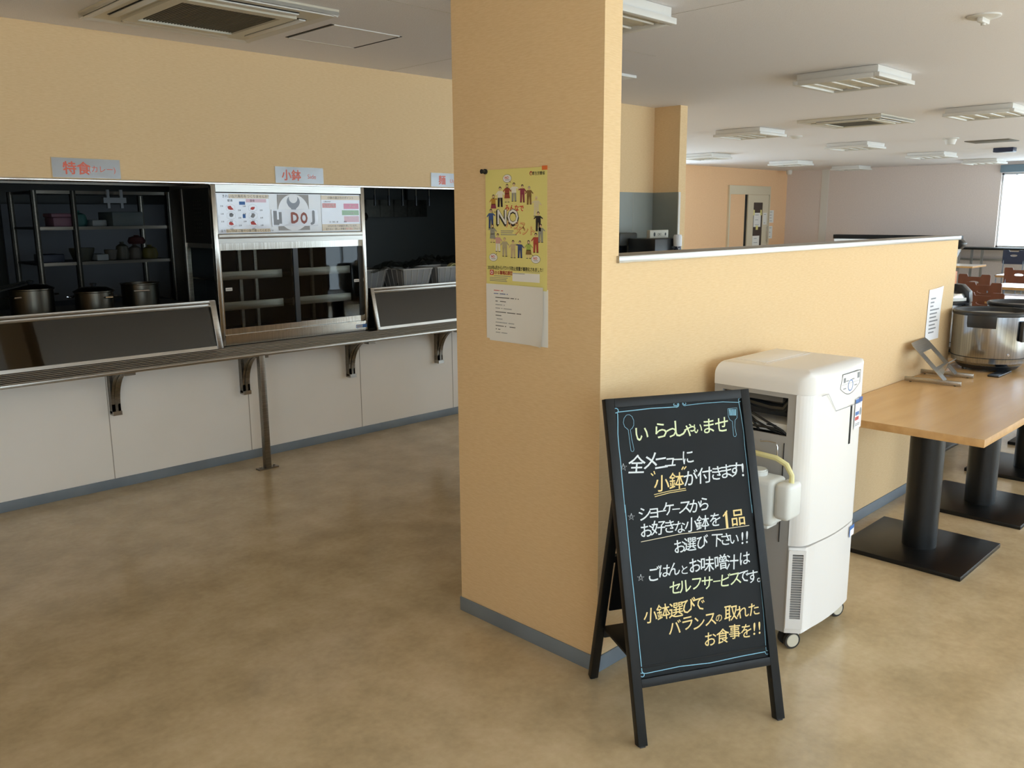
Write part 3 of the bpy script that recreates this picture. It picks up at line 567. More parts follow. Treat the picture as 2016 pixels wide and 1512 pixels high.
# showcase
o = thing('showcase', 'stainless glass showcase with sliding doors standing in the serving counter', 'showcase', ((XA+XB)/2, 5.26, .80))
hw = (XB-XA)/2-.012; D = .60; H = 1.03
m = MB().use(M['steel_v'])
m.box(-hw, 0, 0, -hw+.03, .04, H, .003); m.box(hw-.03, 0, 0, hw, .04, H, .003)
m.box(-hw+.03, .0, 0, hw-.03, .03, .055); m.box(-hw+.03, -.004, .055, hw-.03, .02, .068)
m.use(M['steel']); m.box(-hw+.03, 0, .985, hw-.03, .03, H); m.box(-hw+.03, 0, .66, hw-.03, .03, .72); m.box(-hw+.03, -.006, .69, hw-.03, .002, .72, .002)
m.build('front_frame', None, o)
m = MB().use(M['steel_dark']); m.box(hw-.012, .04, 0, hw, D, H); m.box(-hw, .03, H-.02, hw, D, H); m.box(-hw, .03, .02, hw, D, .05); m.box(-hw+.012, .06, .66, hw-.012, D, .672)
m.build('cabinet', None, o)
m = MB().use(M['kit_dark']); m.box(-hw, .04, .66, -hw+.012, D-.19, H-.02)
m.use(M['steel_black'])
for i in range(10):
    for k in range(4): m.box(-hw-.002, .16+.03*k, .71+.024*i, -hw, .17+.03*k, .716+.024*i)
m.build('vented_side', None, o)
m = MB().use(M['steel_dark']); m.box(-hw-.004, D-.19, 0, -hw+.03, D, H-.02, .003); m.use(M['steel']); m.box(-hw-.006, D-.19, 0, -hw-.003, D-.17, H-.02); m.build('rear_post', None, o)
m = MB().use(M['steel']); m.box(-hw, .04, .0, -hw+.012, D-.19, .05); m.box(-hw, .04, .63, -hw+.012, D-.19, .66); m.build('side_rail', None, o)
MB().use(M['case_glass']).box(-hw+.003, .04, .05, -hw+.007, D-.19, .63).build('side_glass', None, o)
m = MB().use(M['kit_dark']); m.box(-hw+.012, D-.012, .05, hw-.012, D-.002, .66); m.build('back_panel', None, o)
m = MB().use(M['black_plastic']); m.box(-hw+.06, .06, -.012, -hw+.12, D-.05, .02); m.box(hw-.12, .06, -.012, hw-.06, D-.05, .02); m.box(-hw+.03, .012, -.0115, hw-.03, .03, 0); m.build('foot', None, o)
m = MB().use(M['board_white']); m.box(-hw+.03, .012, .72, hw-.03, .02, .985); m.use(M['slot']); m.box(-hw+.03, .008, .978, hw-.03, .012, .984); m.box(-hw+.03, .008, .716, hw-.03, .012, .722); m.build('sign_board', None, o)
for x0, x1, yy, key in ((-hw+.03, .02, .012, 'l'), (-.012, hw-.03, .03, 'r')):
    m = MB().use(M['steel_v']); z0, z1 = .068, .66; w = .026
    side = 'black_plastic' if key == 'l' else 'steel_v'
    m.box(x0, yy, z0, x1, yy+.014, z0+.04); m.box(x0, yy, z1-.045, x1, yy+.014, z1)
    if key == 'l':
        m.box(x0, yy, z0+.04, x0+.012, yy+.014, z1-.045); m.use(M['black_plastic']); m.box(x1-.036, yy, z0+.04, x1, yy+.014, z1-.045)
    else:
        m.box(x0, yy-.012, z0, x0+.026, yy+.014, z1-.02); m.use(M['black_plastic']); m.box(x1-.022, yy, z0+.04, x1, yy+.014, z1-.045)
    d = m.build('sliding_door', None, o)
    g = MB().use(M['case_glass']); g.box(x0+.01, yy+.005, z0+.035, x1-.02, yy+.009, z1-.04); g.build('door_glass', None, d)
    g = MB().use(M['fix_white']); hx = x0+.03 if key == 'l' else x1-.065
    g.box(hx, yy+.0005, .355, hx+.045, yy+.0045, .375); g.use(M['print_grey']); g.box(hx+.004, yy, .362, hx+.04, yy+.001, .367); g.build('door_label', None, d)
for zz in (.42, .22):
    for x0, x1 in ((-hw+.03, -.075), (-.0, hw-.1)):
        m = MB().use(M['steel_dark']); m.box(x0, .07, zz, x1, .082, zz+.055, .001); m.box(x0, .082, zz, x1, .44, zz+.01)
        m.build('shelf', None, o)
m = MB().use(M['steel_dark'])
for x in (-.22, -.10, .36): m.box(x, .40, .05, x+.022, .42, .66)
m.build('shelf_post', None, o)
m = MB().use(M['print_blue'])
m.box(hw-.115, -.0012, .02, hw-.02, 0, .045); m.use(M['paper']); m.box(hw-.112, -.0016, .024, hw-.06, -.0012, .041)
m.use(M['print_navy'])
for k in range(7): m.box(hw-.109+.0065*k, -.0019, .028, hw-.105+.0065*k, -.0016, .037)
m.build('maker_plate', None, o)

# laminated sheets on the showcase board
SY = 5.26+.012-.0025; SX = (XA+XB)/2
def sheet(name, label, cat, x0, x1, z0, z1, base, fn, pins=()):
    m = MB().use(base); X = facing(((x0+x1)/2, SY, (z0+z1)/2), 0, -1)
    a, c = (x1-x0)/2, (z1-z0)/2; m.box(-a, -c, -.0012, a, c, 0, X=X); fn(m, X, a, c)
    return tag(m.build(name), label, cat)
def hexagon(m, X, a, c):
    m.use(M['film_tan']); m.rect(-a*.55, c*.78, a, c, .0004, X); m.rect(-a*.72, -c, a, -c*.82, .0004, X)
    m.use(M['film_rose']); m.rect(a*.1, c*.58, a*.9, c*.76, .0004, X)
    m.use(M['ink']); m.text('きれいな六角形をつくりませんか？', a*.12, c*.89, .0215, .0007, X); m.text('足りない分は ご飯や小鉢で補ってください♪', a*.1, -c*.91, .019, .0007, X)
    m.text('朝食', -a*.5, c*.67, .018, .0007, X); m.text('昼食', a*.35, c*.67, .018, .0007, X)
    for i, u in enumerate((-a*.5, a*.35)):
        for k, (q, cm) in enumerate(((c*.28, 'print_red'), (-c*.12, 'print_grey'), (-c*.52, 'print_red'))):
            m.use(M['mirror_grey'])
            m.ribbon([(u+.034*math.cos(PI/2+j*PI/3), q+.026*math.sin(PI/2+j*PI/3)) for j in range(7)], .001, .0005, X)
            m.use(M[cm]); pr = [random.uniform(.35, 1.0) for _ in range(6)]
            m.geo([(u+.026*pr[j]*math.cos(PI/2+j*PI/3), q+.020*pr[j]*math.sin(PI/2+j*PI/3), .0006) for j in range(6)], [tuple(range(6))], X)
            m.use(M['ink']); m.text('主食', u-.06, q+.012, .011, .0007, X); m.text('主菜', u+.06, q-.014, .011, .0007, X); m.text('副菜', u, q-.036, .011, .0007, X)
    m.use(M['print_blue']); m.rect(-.03, c*.45, .012, c*.62, .0004, X); m.rect(-.01, -.03, .01, -.005, .0004, X)
z0, z1 = .80+.724, .80+.975
sheet('hexagon_notice', 'laminated notice with small radar charts and tan heading bands on the showcase', 'notice', SX-.545, SX-.18, z0+.004, z1-.004, M['film'], hexagon)
def reflection(m, X, a, c):  # stands in for a light reflection, painted as flat disc and crescent
    m.use(M['board_grey']); m.geo([(.050*math.cos(t)*(1 if math.sin(t) > -.2 else .96), .046*math.sin(t)+.008-(.012 if math.sin(t) < -.9 else 0), .0005) for t in [2*PI*k/40 for k in range(40)]], [tuple(range(40))], X)
    m.use(M['board_white'])
    m.geo([(.033*math.cos(t), .034+.034*math.sin(t), .0008) for t in [2*PI*k/28 for k in range(28)]], [tuple(range(28))], X)
sheet('reflection_disc', 'painted round white disc with a grey crescent emblem on the showcase between notices', 'reflection', SX-.115, SX+.125, z0+.012, z1-.002, M['board_shade'], lambda m, X, a, c: (m.use(M['board_white']), m.disc(0, 0, a, c*1.02, .0003, X, 36), reflection(m, X @ Matrix.Translation((0, .062, 0)), a, c)))
def letters(m, X, a, c):
    m.use(M['mirror_grey']); m.rect(-a*.93, -c*.85, -a*.78, c*.85, .0006, X); m.rect(-a*.70, -c*.7, -a*.58, c*.7, .0006, X); m.rect(-a*.78, -c*.85, -a*.70, -c*.2, .0006, X)
    m.use(M['brown_red']); m.text('D', -a*.02, 0, .098, .0006, X, sx=.85, fatten=.045); m.text('O', a*.38, -.002, .10, .0006, X, sx=.68, fatten=.05)
    m.use(M['mirror_grey']); m.text('J', a*.76, 0, .10, .0006, X, sx=1.2, fatten=.04)
sheet('letter_strip', 'clear laminated strip of bold grey and brown letters under the crescent emblem', 'notice', SX-.165, SX+.19, z0+.04, z0+.15, M['film'], letters).location.y = -.003
def pop(m, X, a, c):
    m.use(M['film_tan']); m.rect(-a, c*.75, a, c, .0004, X); m.rect(-a, -c, a, -c*.62, .0004, X)
    m.use(M['film_red']); m.rect(-a*.95, c*.30, -a*.25, c*.56, .0004, X)
    m.use(M['film_pink']); m.rect(a*.15, c*.24, a*.95, c*.55, .0004, X)
    m.use(M['film_green']); m.rect(a*.05, -c*.12, a*.95, c*.16, .0004, X)
    m.use(M['film_rose']); m.rect(a*.15, -c*.52, a*.95, -c*.18, .0004, X)
    m.use(M['ink']); m.text('小鉢の選び方のポイント', 0, c*.87, .02, .0007, X); m.text('小鉢のPOP', -a*.7, c*.65, .012, .0007, X)
    m.text('☆POPの色で栄養素を表しています。', a*.05, -c*.73, .0155, .0007, X); m.text('足りない・欲しい栄養を', -a*.3, -c*.9, .0155, .0007, X)
    m.use(M['print_red']); m.text('色で選ん', a*.42, -c*.9, .0155, .0007, X); m.use(M['ink']); m.text('でみよう', a*.8, -c*.9, .0155, .0007, X)
    m.text('赤・黄色・緑', -a*.4, -c*.5, .012, .0007, X); m.text('野菜', a*.2, -c*.5, .012, .0007, X)
    m.use(M['paper']); m.text('たんぱく質', -a*.6, c*.43, .016, .0007, X); m.text('肉・魚', a*.6, c*.4, .016, .0007, X); m.text('野菜', a*.6, 0, .016, .0007, X)
sheet('colour_notice', 'laminated notice with red, pink and green blocks on the showcase', 'notice', SX+.225, SX+.545, z0+.004, z1-.004, M['film'], pop)

# lane signs on the ledge above the opening
def lane_sign(label, x0, x1, z0, z1, big, small, tilt, bu, su):
    X = facing(((x0+x1)/2, YC-.004, (z0+z1)/2), 0, -1) @ Matrix.Rotation(tilt, 4, 'Z'); a, c = (x1-x0)/2, (z1-z0)/2
    m = MB().use(M['film_tan']); m.box(-a-.003, -c-.002, -.003, a+.003, c+.002, -.0005, X=X)
    m.use(M['sign_grey']); m.box(-a, -c, -.002, a, c, .001, X=X)
    m.use(M['sign_red']); m.text(big, a*bu, 0, .075, .0016, X, fatten=.022); m.text(small, a*su, -c*.12, .042, .0016, X)
    return tag(m.build('lane_sign'), label, 'sign', 'grey lane signs above the counter')
lane_sign('grey sign with two large red characters and kana in brackets on the counter ledge', 1.684, 2.055, 1.851, 1.958, '特食', '(カレー)', -.005, -.30, .45)
lane_sign('grey sign with red characters and the word Side above the showcase', 3.070, 3.442, 1.850, 1.956, '小鉢', 'Side', -.004, -.35, .5)
lane_sign('grey sign with a single red character beside the pillar', 4.418, 4.80, 1.850, 1.954, '麺', 'Udon', -.004, -.42, .25)

# tubs, bowls and wrap on the counter beyond the showcase
def tub(label, x, y):
    o = thing('serving_tub', label, 'tub', (x, y, 1.065), 0, 'grey tubs on the counter')
    m = MB().use(M['basket']); w, d, h, s = .145, .15, .155, .03
    ring = lambda k, z: [(-w+k, -d+k, z), (w-k, -d+k, z), (w-k, d-k, z), (-w+k, d-k, z)]
    P = ring(s, 0)+ring(0, h)+ring(.006, h)+ring(s+.004, .006)
    fs = [(0, 1, 2, 3)]+[(4*r+i, 4*r+(i+1) % 4, 4*r+4+(i+1) % 4, 4*r+4+i) for r in range(3) for i in range(4)]+[(12, 13, 14, 15)]
    m.geo(P, fs); m.build('tub_body', None, o)
    m = MB().use(M['basket_rib'])
    for k in range(5):
        u = -.85+1.7*k/4
        for sy in (-1, 1): m.tube([(u*(w-s), sy*(d-s+.001), .004), (u*w, sy*(d+.001), h-.004)], .003, 5)
        for sx in (-1, 1): m.tube([(sx*(w-s+.001), u*(d-s), .004), (sx*(w+.001), u*d, h-.004)], .003, 5)
    m.tube([(-w, -d, h), (w, -d, h), (w, d, h), (-w, d, h), (-w, -d, h)], .005, 6); m.build('tub_rib', None, o)
    return o
TX = (4.28, 4.625, 3.95)
t1 = tub('grey ribbed tub of dark bowls on the counter, middle of the three beside the showcase', TX[0], 5.47)
dup(t1, (TX[1], 5.47, 1.065), 0, 'grey ribbed tub of bowls partly hidden by the pillar', name=None)
dup(t1, (TX[2], 5.62, 1.065), 0, 'grey ribbed tub in shade close to the showcase side')
def bowl(label, x, y, z, rx, ry):
    m = MB().use(M['bowl']); m.lathe([(.0, 0), (.03, .0), (.035, .008), (.058, .03), (.066, .055), (.063, .055), (.05, .03), (.0, .012)], n=24)
    b = m.build('bowl'); b.location = (x, y, z); b.rotation_euler = (rx, ry, 0); return tag(b, label, 'bowl', 'dark bowls in the grey tubs')
bowl('dark bowl rising highest from the middle grey tub', 4.30, 5.50, 1.185, 2.7, .2)
bowl('dark bowl upside down at the showcase side of the middle tub', 4.20, 5.44, 1.17, 2.9, -.35)
bowl('dark bowl tilted at the pillar side of the middle tub', 4.375, 5.43, 1.165, 2.6, .4)
bowl('dark bowl upside down in the tub beside the pillar', 4.59, 5.45, 1.17, 2.8, .1)
bowl('tilted dark bowl close to the pillar edge in the end tub', 4.68, 5.50, 1.165, 2.5, .5)
bowl('dark bowl behind the others in the end tub', 4.61, 5.56, 1.18, 3.0, -.3)
b = MB().use(M['jug_handle']); b.lathe([(.05, 0), (.06, .05), (.055, .05), (.045, .004), (0, .004)], n=20)
b = place(b.build('bowl'), (4.70, 5.41, 1.20)); b.rotation_euler = (1.9, .5, 0); tag(b, 'cream cup lying on the dark bowls beside the pillar', 'cup')
m = MB().use(M['wrap']); nx, ny = 26, 8; vs = []
for i in range(nx):
    for j in range(ny):
        u, v = i/(nx-1), j/(ny-1)
        vs.append((3.92+.85*u, 5.33+.28*v, 1.228+.075*u+.028*math.sin(17*u+2*v)*math.cos(5*v+3*u)+.02*math.sin(41*u+v*9)-.025*abs(v-.5)))
m.geo(vs, [(i*ny+j, (i+1)*ny+j, (i+1)*ny+j+1, i*ny+j+1) for i in range(nx-1) for j in range(ny-1)])
tag(m.build('plastic_wrap', None, None, 25), 'crumpled clear plastic wrap draped over the grey tubs', 'wrap')

# ------------------------------------------------------------------ kitchen behind the counter
o = thing('ladle_rack', 'dark rack on the kitchen wall carrying hanging ladles', 'rack', (5.1, 7.1, 1.62))
m = MB().use(M['steel_black']); m.box(-.75, .0, 0, .75, .28, .17); m.build('rack_body', None, o)
for k in range(9): MB().use(M['steel_black']).box(-.7+.17*k, -.004, .002, -.69+.17*k, 0, .168).build('rack_slat', None, o)
m = MB().use(M['black_metal'])
for x in (-.7, .7): m.box(x-.01, .26, 0, x+.01, .28, .83)
m.build('rack_hanger', None, o)
MB().use(M['steel_black']).cyl((4.2, 7.0, 2.10), (6.1, 7.0, 2.10), .012, n=10).build('rack_bar', None, o).matrix_parent_inverse = Matrix.Translation((-5.1, -7.1, -1.62))
for k in range(5):
    m = MB().use(M['pot']); m.cyl((0, 0, -.30), (0, 0, 0), .007, .009, 8); m.use(M['black_plastic']); m.cyl((0, 0, -.37), (0, 0, -.27), .015, .012, 10)
    l = place(m.build('ladle'), (5.12+.17*k, 7.0, 2.10)); tag(l, 'dark ladle hanging above the grey tubs, ' + ('beside the whisks', 'second of the row', 'in the middle of the row', 'fourth of the row', 'end of the row at the pillar')[k], 'ladle', 'hanging ladles')
for k in range(3):
    m = MB().use(M['pot']); m.cyl((0, 0, -.34), (0, 0, 0), .006, n=8); m.lathe([(.0, -.36), (.04, -.37), (.055, -.40), (.04, -.44), (0, -.45)], n=16)
    l = place(m.build('whisk'), (4.46+.11*k, 6.6, 2.03)); tag(l, 'long utensil hanging beside the showcase in the dark kitchen, ' + ('against its edge', 'middle of three', 'outermost of three')[k], 'utensil', 'long hanging utensils')
b = MB().use(M['steel_black']); b.cyl((4.3, 6.6, 2.04), (4.85, 6.6, 2.04), .01, n=8); b.box(4.3, 6.59, 2.04, 4.32, 6.61, 2.42); b.box(4.83, 6.59, 2.04, 4.85, 6.61, 2.42)
tag(b.build('utensil_rail'), 'short steel rail carrying long utensils in the dark kitchen', 'rail')
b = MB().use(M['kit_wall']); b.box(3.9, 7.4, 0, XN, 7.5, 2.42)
struct(b.build('wall_kitchen_screen'))
# storage rack seen through the long opening
o = thing('storage_rack', 'tall steel storage rack at the back of the dark kitchen', 'rack', (2.58, 7.3, 0))
for x, y in ((-.5, -.28), (-.23, -.28), (.5, -.28), (-.5, .28), (.5, .28)):
    m = MB().use(M['steel_black']); m.box(x-.018, y-.018, 0, x+.018, y+.018, 1.83); m.use(M['steel_dark']); m.box(x-.006, y-.021, 0, x+.004, y-.018, 1.83); m.build('post', None, o)
for z in (.35, .95, 1.28, 1.545, 1.81):
    m = MB().use(M['steel_black']); m.box(-.5, -.28, z, .5, .28, z+.018); m.use(M['steel_dark']); m.box(-.5, -.284, z-.004, .5, -.28, z+.02); m.build('shelf', None, o)
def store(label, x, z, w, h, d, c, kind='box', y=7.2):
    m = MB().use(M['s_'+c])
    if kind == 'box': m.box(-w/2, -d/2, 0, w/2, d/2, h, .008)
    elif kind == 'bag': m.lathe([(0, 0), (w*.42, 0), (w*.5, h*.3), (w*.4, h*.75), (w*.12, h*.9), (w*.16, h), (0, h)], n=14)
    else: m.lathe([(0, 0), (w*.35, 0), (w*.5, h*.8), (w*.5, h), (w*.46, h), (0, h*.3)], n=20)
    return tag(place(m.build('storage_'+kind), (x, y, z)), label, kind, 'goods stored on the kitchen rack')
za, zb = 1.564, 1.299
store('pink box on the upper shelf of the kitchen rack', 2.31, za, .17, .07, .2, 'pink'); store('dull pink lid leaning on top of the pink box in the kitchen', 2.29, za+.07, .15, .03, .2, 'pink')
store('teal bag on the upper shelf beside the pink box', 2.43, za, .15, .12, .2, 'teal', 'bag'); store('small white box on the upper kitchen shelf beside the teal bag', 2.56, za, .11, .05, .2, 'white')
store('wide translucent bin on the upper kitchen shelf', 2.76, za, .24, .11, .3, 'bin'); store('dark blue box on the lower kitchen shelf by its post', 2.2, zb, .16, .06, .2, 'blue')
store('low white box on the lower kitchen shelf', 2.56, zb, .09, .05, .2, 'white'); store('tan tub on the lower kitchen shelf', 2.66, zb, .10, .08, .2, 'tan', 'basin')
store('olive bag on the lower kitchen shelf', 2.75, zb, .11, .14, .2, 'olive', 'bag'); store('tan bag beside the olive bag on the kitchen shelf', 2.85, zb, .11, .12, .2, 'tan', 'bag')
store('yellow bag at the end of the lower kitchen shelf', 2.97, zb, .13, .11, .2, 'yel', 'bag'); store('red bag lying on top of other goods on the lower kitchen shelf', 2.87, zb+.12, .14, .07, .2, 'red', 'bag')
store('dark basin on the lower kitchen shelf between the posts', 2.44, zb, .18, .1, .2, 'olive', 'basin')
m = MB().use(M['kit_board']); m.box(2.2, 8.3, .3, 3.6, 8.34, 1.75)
tag(m.build('wall_board'), 'pale board standing behind the kitchen storage rack', 'board')
def pot(label, x, y, r, h, lid):
    o = thing('stock_pot', label, 'pot', (x, y, 1.065), random.uniform(0, 3), 'steel pots on the counter')
    m = MB().use(M['pot']); m.lathe([(0, 0), (r, 0), (r, h), (r+.008, h+.004), (r+.008, h+.01), (r-.006, h+.01), (r-.006, h*.9), (0, h*.9)], n=32); m.build('pot_body', None, o)
    if lid:
        m = MB().use(M['pot']); m.lathe([(r+.006, h+.01), (r*.7, h+.03), (0, h+.036)], n=32); m.build('pot_lid', None, o)
        MB().use(M['black_plastic']).lathe([(.0, h+.035), (.014, h+.035), (.022, h+.055), (0, h+.06)], n=14).build('lid_knob', None, o)
    for a in (0, PI):
        m = MB().use(M['chrome']); c, s = math.cos(a), math.sin(a)
        m.tube([(c*(r-.003)-s*.05, s*(r-.003)+c*.05, h*.75), (c*(r+.035)-s*.045, s*(r+.035)+c*.045, h*.75), (c*(r+.035)+s*.045, s*(r+.035)-c*.045, h*.75), (c*(r-.003)+s*.05, s*(r-.003)-c*.05, h*.75)], .006, 6); m.build('pot_handle', None, o)
    return o
pot('broad steel pot catching light on the counter in the dark kitchen opening', 2.30, 5.78, .115, .13, False)
pot('lidded steel pot at the dark middle of the serving counter', 1.95, 5.62, .11, .11, True)
pot('dark wide pot near the frame edge on the long serving counter', 1.62, 5.7, .12, .14, True)
b = MB().use(M['kit_dark'])
for k in range(3): b.tube([(1.36+.03*k, 5.50+.05*k, 1.215+.01*k), (1.585, 5.64+.02*k, 1.245+.006*k)], .007, 6)
tag(b.build('chopsticks'), 'bundle of dark long chopsticks resting on the pot at the counter', 'chopsticks')
o = thing('exhaust_hood', 'dull steel hood edge hanging inside the top of the kitchen opening', 'hood', (1.5, 6.2, 1.86))
MB().use(M['steel_black']).prism([(-.45, 0), (.5, 0), (.5, .5), (-.2, .5), (-.45, .12)], -3.5, 1.2, 'x').build('hood_shell', None, o)
MB().use(M['steel_dark']).box(-3.5, -.456, -.03, 1.2, -.448, .1).build('hood_edge', None, o)
b = MB().use(M['frame']); b.box(2.55, 6.95, 1.74, 2.72, 7.0, 1.78); b.box(2.58, 6.96, 1.70, 2.6, 6.98, 1.84); b.box(2.68, 6.96, 1.70, 2.7, 6.98, 1.84)
tag(b.build('hanging_clip'), 'pale metal clip hanging from the top of the kitchen rack', 'clip')

# things on the counter end past the pillar
b = MB().use(M['steel_dark']); b.box(6.35, 4.70, .82, 7.32, 5.29, .86); b.box(6.4, 4.75, 0, 6.44, 4.79, .82); b.box(7.24, 4.75, 0, 7.28, 4.79, .82); b.box(6.4, 5.2, 0, 6.44, 5.24, .82); b.box(7.24, 5.2, 0, 7.28, 5.24, .82)
tag(b.build('steel_stand'), 'low steel stand in the corner behind the partition', 'stand')
o = thing('drink_machine', 'black machine with a beige label strip in the corner behind the partition', 'machine', (6.93, 4.93, .86))
MB().use(M['black_plastic']).box(-.20, -.10, 0, .22, .22, .545, .015).build('machine_body', None, o)
m = MB().use(M['label_w']); m.box(-.12, .02, .54, .18, .06, .62, .004); X = facing((.03, .0195, .58), 0, -1)
m.use(M['ink']); m.disc(-.08, .0, .015, .02, .001, X); m.text('OK!', 0.0, 0, .035, .001, X); m.disc(.1, 0, .012, .015, .001, X); m.build('label_strip', None, o)
o = thing('spray_bottle', 'white capped dark patterned bottle beside the black machine', 'bottle', (7.035, 4.79, .86))
MB().use(M['bottle_navy']).lathe([(0, 0), (.036, 0), (.038, .45), (.03, .475), (0, .475)], n=20).build('bottle_body', None, o)
MB().use(M['cap_w']).lathe([(.037, .465), (.041, .47), (.041, .555), (.035, .575), (0, .58)], n=20).build('cap', None, o)
o = thing('towel_dispenser', 'dark grey paper dispenser on the panel wall beside the pillar edge', 'dispenser', (6.80, YC-.001, 1.33))
MB().use(M['towel']).box(-.16, -.13, 0, .12, 0, .125, .02).build('dispenser_body', None, o)
MB().use(M['black_plastic']).box(-.1, -.07, -.09, .03, -.01, .005, .008).build('dispenser_neck', None, o)

# ------------------------------------------------------------------ posters on the pillar
PW, PH = .307, .415
PX = facing((PX0-.0025, (2.36+2.053)/2, 1.578), -1, 0)
def pz(x, y):                      # layout grid of the sheet: 0..1 across, 0..1 down
    return (x-.5)*PW, (.5-y)*PH
def gz(zx, zy):                    # layout measured on a 443 x 870 grid with a slight fan
    fx = (zx-82)/443; return pz(fx, (zy-(100-26*fx))/(845+58*fx))
o = thing('wall_poster', 'pale yellow poster with a ring of people pinned on the pillar face', 'poster', (0, 0, 0))
m = MB().use(M['poster']); m.box(-PW/2, -PH/2-.01, -.001, PW/2, PH/2, 0, X=PX)
def person_fig(zx, y0, y1, top, legs, skirt=False, hat=None, up=(0, 0)):
    cx, _ = gz(zx, y0); t = gz(zx, y0)[1]; bt = gz(zx, y1)[1]; h = t-bt; w = h*.19; e = .0005
    def poly(mt, pts): m.use(M['p_'+mt]); m.geo([(cx+px*w, t-py*h, e) for px, py in pts], [tuple(range(len(pts)))], PX)
    m.use(M['p_skin']); m.ribbon([(cx-w*.9, t-h*.27), (cx-w*1.9, t-h*(.45-.2*up[0]))], h*.05, e*.8, PX); m.ribbon([(cx+w*.9, t-h*.27), (cx+w*1.9, t-h*(.45-.2*up[1]))], h*.05, e*.8, PX)
    m.use(M['p_'+top]); m.ribbon([(cx-w*.7, t-h*.24), (cx-w*1.6, t-h*(.40-.16*up[0]))], h*.07, e*.9, PX); m.ribbon([(cx+w*.7, t-h*.24), (cx+w*1.6, t-h*(.40-.16*up[1]))], h*.07, e*.9, PX)
    poly(top, [(-.9, .21), (.9, .21), (.95, .55), (-.95, .55)])
    if skirt: poly(legs, [(-.9, .52), (.9, .52), (1.2, .78), (-1.2, .78)]); m.use(M['p_skin']); m.ribbon([(cx-w*.4, t-h*.78), (cx-w*.4, t-h)], h*.05, e, PX); m.ribbon([(cx+w*.4, t-h*.78), (cx+w*.4, t-h)], h*.05, e, PX)
    else: poly(legs, [(-.9, .54), (-.05, .54), (-.25, .97), (-.95, .97)]); poly(legs, [(.05, .54), (.9, .54), (.95, .97), (.25, .97)])
    m.use(M['p_hair']); m.ribbon([(cx-w*1.0, t-h*.985), (cx-w*.2, t-h*.985)], h*.03, e*1.1, PX); m.ribbon([(cx+w*.2, t-h*.985), (cx+w*1.0, t-h*.985)], h*.03, e*1.1, PX)
    m.use(M['p_'+(hat or 'hair')]); m.disc(cx, t-h*.075, h*.095, h*.085, e*1.1, PX, 14)
    if skirt: m.disc(cx, t-h*.13, h*.09, h*.11, e*1.0, PX, 12)
    m.use(M['p_skin']); m.disc(cx, t-h*.115, h*.07, h*.075, e*1.4, PX, 14)
    m.use(M['p_hair']); m.rect(cx-h*.035, t-h*.115, cx-h*.02, t-h*.098, e*1.6, PX); m.rect(cx+h*.02, t-h*.115, cx+h*.035, t-h*.098, e*1.6, PX); m.rect(cx-h*.02, t-h*.155, cx+h*.02, t-h*.148, e*1.6, PX)
for a in ((142, 278, 408, 'mustard', 'maroon', True, None, (0, .9)), (193, 220, 368, 'white', 'black'), (245, 200, 334, 'brownred', 'brownred', True), (295, 190, 328, 'white', 'grey', False, None, (.2, .6)),
          (355, 204, 335, 'maroon', 'maroon', False, None, (.7, 0)), (403, 217, 350, 'brown', 'brown', False, 'grey'), (453, 290, 438, 'cream', 'cream', False, 'cream', (.6, 0)), (466, 403, 548, 'black', 'black', False, None, (.3, .3)),
          (482, 493, 632, 'grey', 'grey', False, None, (.5, .2)), (449, 560, 708, 'redbrown', 'redbrown'), (398, 615, 752, 'lime', 'brown', True), (336, 618, 748, 'navy', 'navy', False, None, (1, 0)),
          (286, 614, 748, 'tan', 'tan', False, None, (0, 1)), (224, 594, 736, 'khaki', 'khaki', False, 'khaki'), (173, 564, 700, 'rose', 'white', False, None, (.5, 0)), (133, 494, 632, 'grey', 'grey', True, None, (.6, 0)), (122, 383, 526, 'blue', 'navy', False, None, (0, .4))): person_fig(*a)
def ptxt(t, zx, zy, size, cm, sx=1.0, rot=0., fat=0., z=.0007, al='C'):
    x, y = gz(zx, zy); m.use(M[cm]); m.text(t, x, y, size, z, PX, sx=sx, rot=rot, fatten=fat, align=al)
ptxt('みんなで', 297, 376, .024, 'print_red', 1, -.03, .03, .0006)
ptxt('NO', 246, 448, .078, 'ink', .95, 0, .05, .0006); ptxt('NO', 249, 441, .074, 'ink', .95, 0, .035, .0008); ptxt('NO', 249, 441, .074, 'paper', .95, 0, .012, .0011)
ptxt('ハラス', 305, 503, .034, 'print_red', 1, -.12, .05, .0006); ptxt('ハラス', 304, 502, .034, 'poster', 1, -.12, 0)
ptxt('メント', 372, 543, .034, 'print_red', 1, -.02, .05, .0006); ptxt('メント', 371, 542, .034, 'poster', 1, -.02, 0)
for k, w in enumerate((95, 88, 118)):
    x0, y0 = gz(195, 545+14*k); x1, _ = gz(195+w, 545+14*k); m.use(M['print_grey']); m.rect(x0, y0-.0012, x1, y0+.0012, .0006, PX)
for zx, zy, tx in ((246, 160, (272, 190)), (137, 742, (165, 712)), (448, 757, (422, 722))):
    x, y = gz(zx, zy); m.use(M['ink']); m.disc(x, y, .0225, .0145, .0004, PX); m.use(M['paper']); m.disc(x, y, .0213, .0135, .0006, PX)
    q = gz(*tx); m.use(M['ink']); m.ribbon([(x+(q[0]-x)*.6, y+(q[1]-y)*.6), q], .0016, .0007, PX)
    m.use(M['print_red']); m.text('NO', x-.002, y+.003, .0125, .0009, PX, fatten=.03); m.use(M['print_grey']); m.rect(x-.01, y-.006, x+.012, y-.004, .0009, PX)
m.use(M['p_redbrown']); x, y = gz(416, 122); m.disc(x, y, .0065, .0075, .0006, PX); m.use(M['poster']); m.disc(x+.001, y-.0015, .0035, .0045, .0009, PX)
ptxt('厚生労働省', 468, 121, .0135, 'ink', .9, 0, .01)
ptxt('2020年6月からパワハラ防止措置が義務化されました！', 296, 827, .0155, 'ink', .76, 0, .02)
